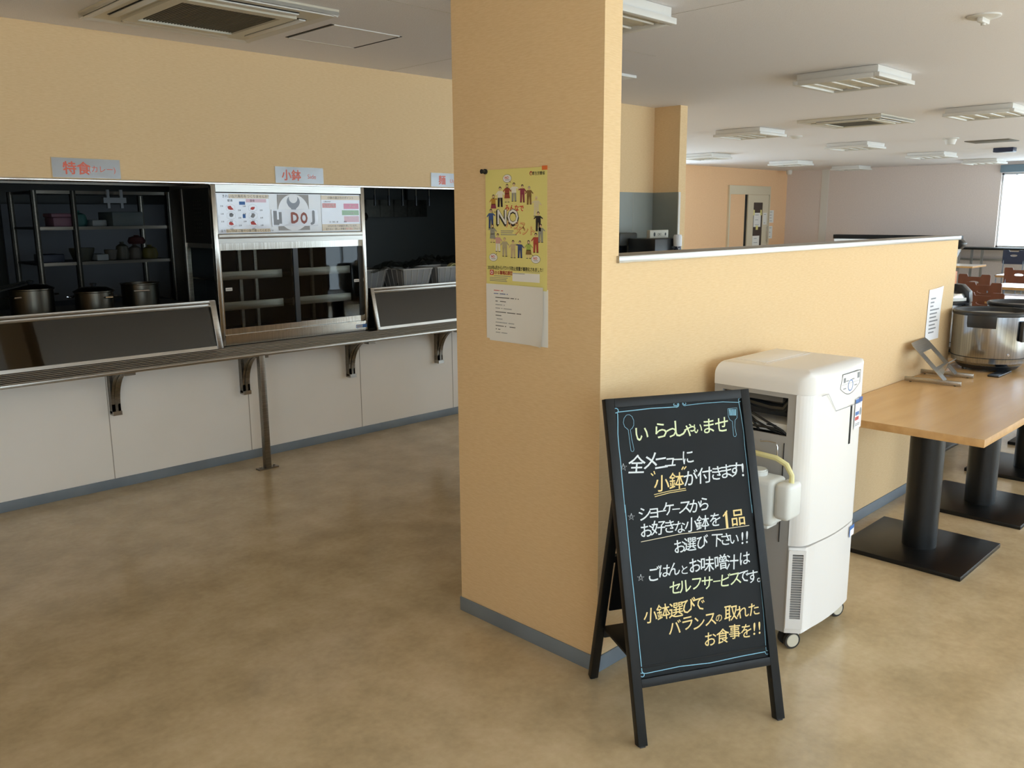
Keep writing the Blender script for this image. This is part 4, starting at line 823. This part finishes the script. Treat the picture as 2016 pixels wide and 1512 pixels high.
m.use(M['print_grey']); x0, y0 = gz(375, 853); x1, y1 = gz(480, 857); m.rect(x0, y1, x1, y0, .0006, PX)
x, y = gz(124, 855); m.use(M['print_red']); m.rect(x-.0095, y-.0095, x+.0095, y+.0095, .0006, PX); m.use(M['paper']); m.disc(x, y, .0065, .0065, .0008, PX); m.use(M['print_red']); m.disc(x, y, .0035, .0035, .001, PX)
ptxt('あかるい', 167, 857, .0145, 'p_redbrown', .9, 0, .02); ptxt('職場応援団', 233, 860, .0155, 'p_redbrown', .85, 0, .03)
for k, (a, c) in enumerate(((140, 268), (108, 245), (108, 235), (108, 240))):
    x0, y0 = gz(a, 880+12*k); x1, _ = gz(c, 880); m.use(M['print_grey']); m.rect(x0, y0-.001, x1, y0+.001, .0006, PX)
m.use(M['paper']); x0, y0 = gz(280, 858); x1, y1 = gz(476, 935); m.rect(x0, y1, x1, y0, .0006, PX)
m.use(M['print_grey']); x1, y1 = gz(370, 862); m.rect(x0+.003, y1-.004, x1, y1-.002, .0008, PX)
m.build('poster_sheet', None, o)
m = MB().use(M['black_plastic']); x, y = gz(86, 110); p = PX @ Vector((x, y, 0)); m.cyl(p, p+Vector((-.006, 0, 0)), .0095, n=14); m.cyl(p+Vector((-.006, 0, 0)), p+Vector((-.022, 0, 0)), .0055, .0085, n=14); m.build('push_pin', None, o)
m = MB().use(M['orange_tape']); x, y = gz(512, 80); m.box(x-.014, y-.008, .0002, x+.011, y+.006, .0012, X=PX); m.build('corner_tape', None, o)
# white copied sheet hanging under it
SX2 = facing((PX0-.001, 2.211, 1.271), -1, 0)
m = MB().use(M['paper']); nx, ny = 14, 14; W2, H2 = .302, .205; vs = []
for i in range(nx):
    for j in range(ny):
        u, v = i/(nx-1), j/(ny-1); bulge = .012*u**3+.002+.014*max(0, u-.6)*max(0, .5-v)*4
        if u > .93 and v < .12: bulge += .006
        vs.append(((u-.5)*W2+(.004 if v < .1 and u > .9 else 0), (v-.5)*H2-.006*u*(1-v), bulge))
m.geo(vs, [(i*ny+j, (i+1)*ny+j, (i+1)*ny+j+1, i*ny+j+1) for i in range(nx-1) for j in range(ny-1)], SX2)
rows = ((.33, 'print_red', '【ハラスメント相談窓口】'), (.265, 'print_navy', '総務部労務課 ハラスメント相談窓口'), (.20, 'ink', '住所：〒100-0000 市役所前 2丁目 管理棟 3F'), (.135, 'ink', 'TEL：0000-00-0000（内線）'), (.075, 'print_grey', 'E-mail：'))
k = 0
for q, cm, L in ((.37, 'print_red', .25), (.315, 'print_navy', .38), (.25, 'ink', .60), (.185, 'ink', .27), (.125, 'print_grey', .25), (.065, 'print_grey', .42), (.0, 'ink', .65), (-.06, 'ink', .17), (-.12, 'print_grey', .25), (-.18, 'print_grey', .48), (-.24, 'ink', .52), (-.30, 'ink', .14), (-.355, 'print_grey', .3)):
    x = -W2*.36+(.008 if cm != 'print_red' and cm != 'print_navy' else 0); m.use(M[cm]); n = int(L*34)
    for c in range(n):
        if random.random() < .86:
            u = (x+.0062*c)/W2+.5; z = .012*u**3+.0028; m.rect(x+.0062*c, q*H2*1.05-.0016, x+.0062*c+.005, q*H2*1.05+.0012, z, SX2)
tag(m.build('copied_notice', None, None, 40), 'white printed sheet with a curling corner under the yellow poster', 'notice')
m = MB().use(M['paper']); p = facing((PX0-.0006, 2.2, 1.265), -1, 0); m.box(-.148, -.104, 0, .151, .1, .0008, X=p)
tag(m.build('backing_sheet'), 'white sheet edge peeping out behind the curling printed notice on the pillar', 'notice')

# note on the partition
m = MB().use(M['paper_b']); NX = facing((5.29, PY0-.002, 1.04), 0, -1); vs = []
for i in range(7):
    for j in range(9):
        u, v = i/6, j/8; vs.append(((u-.5)*.212+.012*(v-.5), (v-.5)*.297+(.012*u**2 if v > .9 else 0), .001+.016*max(0, v-.7)*u**2+.006*max(0, .25-v)))
m.geo(vs, [(i*9+j, (i+1)*9+j, (i+1)*9+j+1, i*9+j+1) for i in range(6) for j in range(8)], NX)
m.use(M['print_grey'])
for k, L in enumerate((.4, .3, .25, .75, .6, .55, .7, .5, .6, .45)):
    q = .095-.022*k; m.rect(-.07, q-.004, -.07+.19*L, q+.004, .0028+.016*max(0, q/.297+.5-.7)*.2, NX)
tag(m.build('partition_notice'), 'white printed notice taped on the partition above the tray stand', 'notice')

# ------------------------------------------------------------------ chalkboard
FL = (1.964, 1.423); AU = math.atan2(-.4693, .88304)
o = thing('chalkboard_sign', 'black wooden A-frame chalkboard with handwritten welcome message on the floor', 'sign', (*FL, 0), AU)
wd = .522; tl = math.atan(.29); TB = Matrix.Rotation(-tl, 4, 'X')      # board space: x across, z up the slope, y to the back
LS = 1.089; sw = .031; th = .03
for z0, z1 in ((LS-.030, LS), (.181, .208)): MB().use(M['black']).box(sw, 0, z0, wd-sw, th, z1, .0015, X=TB).build('frame_rail', None, o)
for x0 in (0, wd-sw):
    m = MB().use(M['black']); m.box(x0, 0, .006, x0+sw, th, LS, .0018, X=TB); m.build('front_leg', None, o)
    m = MB().use(M['rubber']); m.box(x0+.006, .004, -.004, x0+sw-.006, th-.004, .008, .002, X=TB); m.build('foot', None, o)
m = MB().use(M['board']); m.box(sw-.004, .009, .20, wd-sw+.004, .016, LS-.026, X=TB); bd = m.build('board', None, o)
CX = TB @ Matrix(((1, 0, 0, 0), (0, 0, -1, .0088), (0, 1, 0, 0), (0, 0, 0, 1)))
CC = ['c_white', 'c_lime', 'c_yellow', 'c_yellow', 'c_blue', 'c_cream']
rc = random.Random(3); m = None; last = None; starts = {0, 8, 14, 16, 22, 30, 37, 39, 47, 57, 67, 72, 81}
for i, (ch, a, c, s, cm) in enumerate(CHALK_TEXT):
    if i in starts:
        if m: m.build('chalk_writing', None, o, 0)
        m = MB()
    m.use(M[CC[cm]]); m.text(ch, a, c, s*1.0, .0004, CX, sx=rc.uniform(.92, 1.06), rot=rc.uniform(-.07, .07), fatten=.007, shear=rc.uniform(.02, .16))
m.build('chalk_writing', None, o, 0)
m = MB()
for cm, w, pts in CHALK_LINES: m.use(M[CC[cm]]); m.ribbon(pts, w, .0003, CX)
m.build('chalk_drawing', None, o, 0)
RB = Matrix.Translation((0, .424, 0)) @ Matrix.Rotation(math.atan2(.186, .735), 4, 'X')
for x0 in (.010, wd-.010-.030):
    m = MB().use(M['black']); m.box(x0, 0, .004, x0+.030, .024, .775, .0018, X=RB); m.build('rear_leg', None, o)
    m = MB().use(M['rubber']); m.box(x0+.005, .004, -.004, x0+.021, .02, .006, .002, X=RB); m.build('foot', None, o)
m = MB().use(M['black']); m.box(.038, .004, .50, wd-.038, .02, .525, X=RB); m.box(.038, .004, .72, wd-.038, .02, .75, X=RB); m.build('rear_rail', None, o)
m = MB().use(M['black']); m.box(.048, .002, .30, wd-.048, .009, .51, X=RB); m.build('rear_panel', None, o)
m = MB().use(M['black']); m.box(.03, .075, .222, wd-.03, .366, .232, .001); m.box(.03, .35, .196, wd-.03, .362, .222); m.build('lower_shelf', None, o)
m = MB().use(M['chrome']);
for x0 in (.008, wd-.008): m.cyl((x0, .235, .73), (x0+.001, .235, .73), .007, n=10)
m.build('hinge_bolt', None, o)

# ------------------------------------------------------------------ air cooler
CX0, CX1, CY0, CY1, CZ0, CZ1 = 2.85, 3.335, 1.352, 1.752, .068, 1.075
o = thing('air_cooler', 'white and grey upright air cooler on castors against the yellow partition', 'air cooler', (CX0, CY0, 0))
w, d = CX1-CX0, CY1-CY0
def outline(r, inset=0., fr=.012, n=8):
    """plan of the shell: large rounded corners in front, square behind"""
    pts = [(inset, d-.03), (inset, r+.03)]
    pts += [(r+inset-r*math.cos(t)*1.0, .0+r+.012-(r)*math.sin(t)) for t in [PI/2*k/n for k in range(n+1)]]
    pts += [(r+(w-2*r)*k/8, -.0+.012*(1-math.sin(PI*k/8))) for k in range(1, 8)]
    pts += [(w-inset-r+r*math.sin(t), r+.012-r*math.cos(t)) for t in [PI/2*k/n for k in range(n+1)]]
    pts += [(w-inset, d-.03)]
    return pts
def shell(m, z0, z1, r=.06, y1=None):
    p = outline(r); p = [(x, min(y, y1)) for x, y in p] if y1 else p
    m.prism(p, z0, z1, 'z')
FD = .062       # depth of the white front shell; grey behind
m = MB().use(M['cool_white'])
p = outline(.06); p = [q for q in p if q[1] < FD]; p = [(0, FD)]+p+[(w, FD)]
m.prism(p, .415, .985, 'z', bev=.0025); m.build('front_panel', None, o)
m = MB().use(M['cool_white'])
# lower front shell, cut away for the side grille
p2 = [(.0, FD), (.0, FD-.004), (.037, .010)]+[q for q in outline(.06) if q[1] < FD and q[0] > .05]+[(w, FD)]
m.prism(p2, .068, .409, 'z', bev=.0025); m.build('lower_panel', None, o)
# grille on the front corner of the lower shell
GX = Matrix.Translation((.0185, .034, 0)) @ Matrix.Rotation(math.radians(-52), 4, 'Z')
m = MB().use(M['cool_white']); m.plate([(-.031, .09), (.031, .09), (.031, .40), (-.031, .40)], [[(-.017, .13), (-.017, .385), (.022, .385), (.022, .13)]], -.007, .001, 'y', X=GX); m.build('grille_frame', None, o)
m = MB().use(M['slot']); m.box(-.017, -.0012, .13, .022, .001, .385, X=GX); m.use(M['cool_grey'])
for k in range(26): z = .133+.25*k/26; m.prism([(-.0062, z), (-.001, z+.0045), (-.001, z+.0065), (-.0062, z+.0045)], -.017, .022, 'x', X=GX)
m.build('grille_slat', None, o)
# top cover, rounded
m = MB().use(M['cool_white'])
rows = []; n = 6; rr = .05
base = [(0, d)]+[q for q in outline(.06) if q[1] < d-.04]+[(w, d)]
cx, cy = w/2, d/2
def ins(pts, k): 
    return [(min(max(x, k), w-k) if 0 < k else x, max(y, k*1.0) if y < d-.001 else y-k*.4) for x, y in pts]
for k in range(n+1):
    t = PI/2*k/n; rows.append((ins(base, rr*(1-math.cos(t))), .985+(1.072-.985-rr)+rr*math.sin(t)))
rows = [(base, .985)]+rows
vs = [(x, y, z) for pts, z in rows for x, y in pts]; q = len(base)
fs = [(i*q+j, i*q+(j+1) % q, (i+1)*q+(j+1) % q, (i+1)*q+j) for i in range(len(rows)-1) for j in range(q)]+[tuple(range(q))[::-1], tuple(range((len(rows)-1)*q, len(rows)*q))]
m.geo(vs, fs)
m.build('top_cover', None, o, 50)
m = MB().use(M['cool_white']); m.box(.09, .235, 1.0715, .40, .37, 1.0735, .0008); m.use(M['chrome']); m.box(.06, .225, 1.0715, .42, .229, 1.0732); m.build('top_lid', None, o)
# grey side body with the open recess
m = MB().use(M['cool_grey']); R0, R1, ZR0, ZR1 = .085, .365, .825, .990
m.plate([(FD, .068), (d, .068), (d, .985), (FD, .985)], [[(R0+.01, ZR0), (R0+.01, .968), (R1, .968), (R1, ZR0)]], 0.003, .012, 'x')
m.box(.012, FD, .068, w-.003, d, .81); m.box(.16, FD, .81, w-.003, d, .985); m.box(.012, d-.03, .81, .16, d, .985)
m.build('side_body', None, o)
m = MB().use(M['cool_dark']); m.box(.012, R0, .812, .16, d-.03, .816); m.box(.155, R0, .816, .159, d-.03, .984); m.box(.02, R0+.04, .945, .15, d-.04, .97)
m.build('recess', None, o)
m = MB().use(M['paper']); m.box(.03, R0+.02, .83, .15, R1-.03, .862, X=Matrix.Rotation(.0, 4, 'X')); m.use(M['ink']); m.box(.0292, .14, .84, .0298, .21, .845); m.box(.0292, .15, .85, .0298, .19, .855); m.build('manual', None, o)
m = MB().use(M['black_plastic'])
m.tube([(.06, .345, .935), (.055, .27, .925), (.05, .18, .915), (.045, .125, .918), (.045, .100, .955)], .016, 10); m.build('hose', None, o)
for pts in ([(.05, .31, .92), (.02, .27, .90), (.018, .2, .872), (.02, .12, .84), (.03, .10, .818)], [(.06, .34, .91), (.028, .29, .895), (.022, .23, .86), (.02, .16, .835), (.03, .11, .82)], [(.03, .30, .825), (.016, .25, .842), (.016, .18, .845), (.02, .13, .838), (.03, .105, .82)], [(.05, .28, .92), (.02, .25, .87), (.02, .215, .83)]):
    MB().use(M['cord']).tube(pts, .0045, 7).build('cord', None, o)
m = MB().use(M['rubber']); m.box(-.0012, .25, .42, .0031, .252, .80); m.box(-.0012, .10, .42, .0031, .102, .80)
m.build('panel_joint', None, o)
# control panel, water gauge, stickers
X = facing((.245, -.0006, 1.0), 0, -1); fx = lambda u: u-.245
def on_front(u, z, lift=.001):
    yy = .012*(1-math.sin(PI*min(1, max(0, (u-.06)/(w-.12)))))
    return facing((u, yy-lift, z), 0, -1)
X = on_front(.30, .995, .0015)
m = MB().use(M['black_plastic']); arc = [(-.085, -.006)]+[(-.085+.17*k/12, -.006-.036*math.sin(PI*(.06+.94*k/12)*.98)) for k in range(13)]+[(.085, .042), (-.07, .042)]
m.geo([(x, y, .0) for x, y in arc], [tuple(range(len(arc)))], X)
m.use(M['cool_white']); m.geo([(x*.955-.002, y*.93, .0006) for x, y in arc], [tuple(range(len(arc)))], X)
m.use(M['lcd']); m.rect(-.062, .008, -.045, .026, .001, X); m.rect(.055, .012, .075, .034, .001, X)
m.use(M['print_blue']); m.plate([(.022*math.cos(2*PI*k/20), -.008+.022*math.sin(2*PI*k/20)) for k in range(20)], [[(.018*math.cos(2*PI*k/20), -.008+.0185*math.sin(2*PI*k/20)) for k in range(20)][::-1]], .0009, .001, 'z', X)
m.use(M['print_grey']); m.rect(-.075, .0005, .078, .0015, .0009, X)
for u, v in ((-.03, .012), (.018, .014), (-.05, -.015), (.045, -.012)): m.rect(u-.012, v-.002, u+.012, v+.002, .001, X)
m.build('control_panel', None, o)
m = MB().use(M['print_grey']); X = on_front(.235, .94, .0008)
m.ribbon([(-.17, .04), (-.115, .04), (-.045, -.035), (.17, -.035)], .0022, 0, X); m.build('panel_seam', None, o)
m = MB().use(M['slot']); u = .33; yy = on_front(u, .8).translation.y; m.box(u-.008, yy-.001, .752, u+.008, yy+.01, .905, .002); m.build('water_gauge', None, o)
X = on_front(.425, .86, .001)
X = Matrix.Translation((.400, .0085, .862)) @ Matrix.Scale(.72, 4, (1, 0, 0)) @ Matrix.Rotation(.05, 4, 'Z') @ facing((0, -.004, 0), 0, -1)
m = MB().use(M['paper_b']); m.rect(-.05, -.06, .05, .06, 0, X); m.use(M['print_blue']); m.rect(-.05, .04, -.005, .058, .0004, X); m.use(M['print_navy']); m.rect(-.005, .042, .05, .062, .0004, X)
m.use(M['print_blue'])
for k in range(4): m.rect(-.044+.014*k, -.006, -.032+.014*k, .008, .0004, X)
m.use(M['print_red'])
for k in range(4): m.rect(-.044+.014*k, -.026, -.032+.014*k, -.012, .0004, X)
m.use(M['print_grey']); m.disc(.03, .004, .014, .016, .0004, X)
for q in (-.042, -.048): m.rect(-.04, q, .03, q+.003, .0004, X)
m.build('spec_sticker', None, o)
X = on_front(.435, .375, .0012)
X = Matrix.Translation((.422, .012, .375)) @ Matrix.Rotation(.10, 4, 'Z') @ facing((0, -.0055, 0), 0, -1)
m = MB().use(M['paper_b']); m.rect(-.028, -.022, .028, .022, 0, X); m.use(M['print_blue']); m.rect(-.028, .006, .028, .022, .0004, X); m.rect(-.028, -.022, -.018, .006, .0004, X); m.build('small_sticker', None, o)
for x, y, rz in ((.055, .055, -.5), (w-.055, .055, -.35), (.055, d-.06, .6), (w-.055, d-.06, .8)):
    X = Matrix.Translation((x, y, 0)) @ Matrix.Rotation(rz, 4, 'Z'); P = lambda a, b, c: X @ Vector((a, b, c))
    m = MB().use(M['cool_white']); m.box(-.012, -.022, .03, .018, .022, .068, .004, X=X); cs = m.build('castor', None, o)
    m = MB().use(M['rubber'])
    for s in (-1, 1): m.cyl(P(-.012, s*.012, .0325), P(-.012, s*.026, .0325), .0325, n=24)
    m.use(M['fix_cream'])
    for s in (-1, 1): m.cyl(P(-.012, s*.0255, .0325), P(-.012, s*.0285, .0325), .026, .024, n=24)
    m.build('wheel', None, cs)
m = MB().use(M['chrome']); m.tube([(-.004, .19, .80), (-.012, .19, .795), (-.014, .16, .80), (-.014, .125, .80), (-.014, .118, .785), (-.014, .118, .75)], .002, 6)
m.tube([(-.014+.0*math.cos(t), .118+.010*math.sin(t), .742+.010*math.cos(t)) for t in [2*PI*k/12 for k in range(13)]], .0015, 6); m.build('wire_hook', None, o)
# jug hanging from it
o = thing('water_jug', 'milky plastic water jug with cream handle hanging on the side of the cooler', 'jug', (2.775, 1.44, .50))
m = MB().use(M['jug']); m.box(-.055, -.02, .015, .055, .16, .19, .02, seg=3); m.box(-.05, -.082, .05, .05, -.02, .185, .018, seg=3); m.box(-.04, .0, .0, .04, .10, .03, .01); m.build('jug_body', None, o)
m = MB().use(M['jug']); m.cyl((0, .07, .185), (0, .07, .205), .035, n=20); m.cyl((0, .07, .205), (0, .07, .21), .03, n=20); m.build('cap', None, o)
m = MB().use(M['jug_handle']); m.tube([(0, .15, .185), (0, .15, .25), (0, .12, .268), (0, .0, .262), (0, -.04, .245), (0, -.062, .21), (0, -.062, .18)], [.008, .009, .010, .010, .010, .009, .010], 10); m.build('handle', None, o)

# ------------------------------------------------------------------ tables with pedestal bases
def table(label, x0, x1, y0, y1, z=.705, top='wood', edge='wood_edge', along='x', group='pedestal tables'):
    o = thing('pedestal_table', label, 'table', ((x0+x1)/2, (y0+y1)/2, 0), 0, group); a, c = (x1-x0)/2, (y1-y0)/2
    m = MB().use(M[edge]); m.box(-a, -c, z-.034, a, c, z-.0015, .002); m.use(M[top]); m.box(-a+.0015, -c+.0015, z-.002, a-.0015, c-.0015, z)
    m.build('tabletop', None, o)
    for s in (-1, 1):
        px, py = ((s*(a-.46), 0) if along == 'x' else (0, s*(c-.46)))
        m = MB().use(M['black_metal']); m.box(px-.285, py-.285, 0, px+.285, py+.285, .022, .003); m.build('base_plate', None, o)
        m = MB().use(M['black_metal']); m.cyl((px, py, .02), (px, py, z-.04), .078, n=36); m.box(px-.16, py-.16, z-.046, px+.16, py+.16, z-.034); m.build('column', None, o)
    return o
table('wood topped table with black column bases beside the air cooler, holding the tray stand', 3.79, 5.612, 1.053, 1.803)
table('wood topped table behind the first, end to end, holding the lidless cooker behind', 5.617, 7.44, 1.053, 1.803)
table('wood topped table past the end of the partition, holding the closed cooker', 5.72, 7.54, 1.87, 2.62)
table('wood topped table third in line along the partition, further into the hall', 7.47, 9.29, 1.053, 1.803)
FT = 'pale dining tables'
table('pale dining table just over the rims of the cookers', 10.12, 10.87, 1.15, 2.95, .70, 'wood_pale', 'wood_edge', 'y', FT)
table('long pale dining table beside the notched brown chair, beyond the cookers', 12.1, 12.85, 1.72, 3.52, .70, 'wood_pale', 'wood_edge', 'y', FT)
table('pale dining table with its corner pointing out beside a brown chair, under the window', 14.4, 15.15, 2.3, 4.09, .70, 'wood_pale', 'wood_edge', 'y', FT)
table('pale dining table close behind the open cooker lid, before the dark far desk', 16.5, 17.25, 5.06, 6.86, .70, 'wood_pale', 'wood_edge', 'y', FT)
table('pale dining table partly hidden by the partition end, near the apricot seat', 12.6, 13.35, 4.75, 6.55, .70, 'wood_pale', 'wood_edge', 'y', FT)

# tray stand on the near table
o = thing('tray_stand', 'stainless leaning tray stand on the wood topped table against the partition', 'tray stand', (4.905, 1.505, .705), math.radians(6))
ft = .285; gp = .30; lean = Matrix.Translation((0, .085, .022)) @ Matrix.Rotation(math.radians(-44), 4, 'X')
for x in (0, gp):
    m = MB().use(M['steel']); m.box(x-.009, 0, .004, x+.009, ft, .026, .0015); m.use(M['rubber']); m.cyl((x, .03, 0), (x, .03, .005), .006, n=10); m.cyl((x, ft-.03, 0), (x, ft-.03, .005), .006, n=10); m.build('foot_bar', None, o)
m = MB().use(M['steel']); FH = .265; m.plate([(-.01, 0), (.060, 0), (.060, .052), (gp-.065, .052), (gp-.065, 0), (gp+.01, 0), (gp+.01, FH-.02), (gp-.01, FH), (.01, FH), (-.01, FH-.02)], [[(.060, .085), (gp-.065, .085), (gp-.065, FH-.075), (.060, FH-.075)]], -.0015, .0015, 'y', X=lean); m.build('back_frame', None, o)
m = MB().use(M['steel']); m.box(.060, -.065, .064, gp-.065, .0, .067, X=lean); m.prism([(-.065, .066), (0, .066), (0, .03)], .0595, .0615, 'x', X=lean); m.build('support_ledge', None, o)

# rice cookers
def cooker(label, x, y, rz, lidded=False, pot=True):
    o = thing('rice_cooker', label, 'rice cooker', (x, y, .705), rz, 'commercial rice cookers')
    m = MB().use(M['steel_cool']); m.lathe([(.175, .035), (.198, .055), (.203, .085), (.205, .09), (.207, .30), (.207, .335)], n=64); m.build('body', None, o)
    m = MB().use(M['slot']); m.lathe([(.2045, .083), (.2045, .087)], n=64)
    m.use(M['black_plastic']); m.lathe([(.0, .012), (.155, .012), (.178, .036), (.176, .04), (0, .04)], n=48)
    for k in range(4): a = PI/4+k*PI/2; m.cyl((.14*math.cos(a), .14*math.sin(a), 0), (.14*math.cos(a), .14*math.sin(a), .014), .014, n=12)
    m.build('base', None, o)
    m = MB().use(M['black_plastic']); m.lathe([(.205, .325), (.212, .332), (.213, .345), (.207, .352), (.197, .354), (.190, .350), (.188, .335), (.205, .33)], n=64); m.build('rim', None, o)
    m = MB().use(M['pot_inner']); m.lathe([(.190, .347), (.184, .335), (.180, .325)], n=48); m.use(M['cool_grey']); m.lathe([(.180, .325), (.172, .322), (.168, .312)], n=48); m.use(M['pot_inner']); m.lathe([(.168, .312), (.160, .20), (0, .19)], n=48); m.build('inner_pot', None, o)
    for a0 in (0, PI):
        m = MB().use(M['black_plastic']); n = 10; hw_ = .36
        pr = [(.206, .335), (.222, .335), (.222, .285), (.216, .262), (.206, .262)]
        m.lathe(pr+[pr[0]], n=n, a0=a0-hw_, a1=a0+hw_)
        for s in (-1, 1):
            a = a0+s*hw_; m.geo([(r*math.cos(a), r*math.sin(a), z) for r, z in pr], [tuple(range(5))])
        m.build('side_handle', None, o)
    a = 1.35; X = Matrix.Rotation(a, 4, 'Z')
    m = MB().use(M['black_plastic']); m.box(.195, -.075, .185, .222, .075, .305, .012, X=X)
    m.use(M['frame']); m.box(.221, -.06, .20, .225, .06, .292, .003, X=X); m.use(M['print_grey'])
    for i in range(3):
        for j in range(4): m.box(.2245, -.05+.028*j, .205+.028*i, .2262, -.03+.028*j, .225+.028*i, X=X)
    m.build('control_box', None, o)
    m = MB().use(M['chrome']); X = Matrix.Rotation(.75, 4, 'Z'); m.cyl(X @ Vector((.203, 0, .11)), X @ Vector((.209, 0, .11)), .007, n=12); m.build('badge', None, o)
    if lidded:
        m = MB().use(M['steel_v']); m.lathe([(.20, .350), (.203, .365), (.19, .40), (.13, .425), (0, .432)], n=48); m.use(M['jug']); m.lathe([(.2, .352), (.207, .354), (.207, .372), (.203, .374)], n=48); m.build('lid', None, o)
        m = MB().use(M['black_plastic']); m.prism([(.10, .425), (.12, .46), (.17, .455), (.215, .41), (.222, .34), (.205, .34), (.19, .40), (.14, .425)], -.045, .045, 'y', bev=.006); m.build('lid_handle', None, o)
    return o
cooker('lidless steel rice cooker with black side grip beside the tray stand', 5.62, 1.59, math.radians(182))
cooker('lidless rice cooker behind the one beside the tray stand', 6.24, 1.585, math.radians(200))
cooker('closed steel rice cooker with black lid handle at the partition end', 6.10, 2.085, math.radians(-85), True)
m = MB().use(M['black_plastic']); m.box(5.32, 1.44, .706, 5.56, 1.50, .716, .003, X=None)
tag(m.build('black_strip'), 'flat black strip lying on the table under the front of the lidless cooker', 'strip')
b = MB().use(M['cord']); b.tube([(5.63, 1.33, .709), (5.75, 1.25, .709), (5.9, 1.2, .709), (6.1, 1.18, .709), (6.3, 1.2, .709)], .004, 6)
tag(b.build('power_cord'), 'dark cord running along the table from the lidless cooker', 'cord')
# lid standing open
o = thing('open_rice_cooker', 'rice cooker with its lid tipped up high and black grip showing past the partition end', 'rice cooker', (6.56, 2.345, .705), 0, 'commercial rice cookers')
TL = Matrix.Translation((0, -.11, .555)) @ Matrix.Rotation(math.radians(127), 4, 'X')
m = MB().use(M['steel_cool']); m.lathe([(0, .05), (.12, .045), (.185, .02), (.2, 0), (.195, -.004), (0, -.004)], n=40); ob = m.build('lid', None, o); ob.data.transform(TL)
m = MB().use(M['black_plastic']); m.box(-.045, .165, -.015, .045, .225, .045, .016, X=TL, seg=3); m.build('lid_grip', None, o)
m = MB().use(M['steel_cool']); m.lathe([(.0, .0), (.18, 0), (.2, .03), (.205, .33), (.18, .35), (.0, .33)], n=48); m.build('body', None, o)
MB().use(M['black_plastic']).box(-.04, -.03, .34, .04, .03, .42, .008).build('hinge', None, o)

# dining chairs
def chair(label, x, y, rz, z=.0, back='chair', seat='chair', h=.83, name='dining_chair', group='brown dining chairs'):
    o = thing(name, label, 'chair', (x, y, z), rz, group)
    hb = h-.02; w = .195
    out = [(-w+.015, h-.27), (w-.015, h-.27), (w, h-.25), (w, h-.012), (w-.012, h), (.09, h), (.075, h-.032), (-.075, h-.032), (-.09, h), (-w+.012, h), (-w, h-.012), (-w, h-.25)]
    hole = [(.062*math.cos(2*PI*k/20), h-.105+.02*math.sin(2*PI*k/20)) for k in range(20)][::-1]
    m = MB().use(M[back]); m.plate(out, [hole], .185, .20, 'y'); m.build('backrest', None, o)
    m = MB().use(M[seat]); m.box(-.2, -.2, .42, .2, .19, .445, .01); m.build('seat', None, o)
    for sx in (-1, 1):
        MB().use(M['chair_leg']).tube([(sx*.18, -.17, 0), (sx*.175, -.165, .42)], .011, 8).build('leg', None, o)
        MB().use(M['chair_leg']).tube([(sx*.18, .22, 0), (sx*.175, .175, .42), (sx*.17, .205, h-.06)], .011, 8).build('leg', None, o)
    return o
ch = chair('brown chair with notched back and oval slot beside the long pale table', 12.15, 3.75, math.radians(-90))
dup(ch, (9.35, 2.80, 0), math.radians(-90), 'brown chair showing only its back edge over the closed cooker lid')
dup(ch, (10.75, 3.22, 0), math.radians(-90), 'brown chair tucked between the notched chair and the cooker rims')
dup(ch, (14.02, 3.72, 0), math.radians(-90), 'brown chair standing at the pointed corner of the pale table under the window')
chair('dark navy chair with a slotted back at the far desk below the window', 18.6, 5.04, math.radians(-90), 0, 'navy_plastic', 'navy_plastic', .91, 'desk_chair', 'dark desk chairs')
o = thing('bench_seat', 'apricot bench back with a pale tan ledge beside the partition end', 'bench', (12.6, 4.24, 0))
MB().use(M['apricot']).box(-.3, -.10, .42, .3, .35, .83, .01).build('bench_back', None, o)
MB().use(M['wood_pale']).box(-.38, -.12, .66, -.30, .35, .72, .008).build('ledge', None, o)
MB().use(M['black_metal']).box(-.3, -.10, 0, .3, .35, .42).build('bench_base', None, o)
# long desk along the far wall
o = thing('wall_desk', 'long dark desk on slim metal legs along the far grey wall', 'desk', (20.1, 4.5, 0))
MB().use(M['kit_dark']).box(-.28, -3.4, .865, .29, 3.9, .905, .004).build('desk_top', None, o)
for yv in (3.2, 1.63, 1.43, .2, -1.2, -2.6):
    MB().use(M['frame']).box(-.25, yv-.02, 0, -.21, yv+.02, .865).build('leg', None, o)
MB().use(M['frame']).box(.2, -3.3, .62, .23, 3.8, .66).build('modesty_rail', None, o)
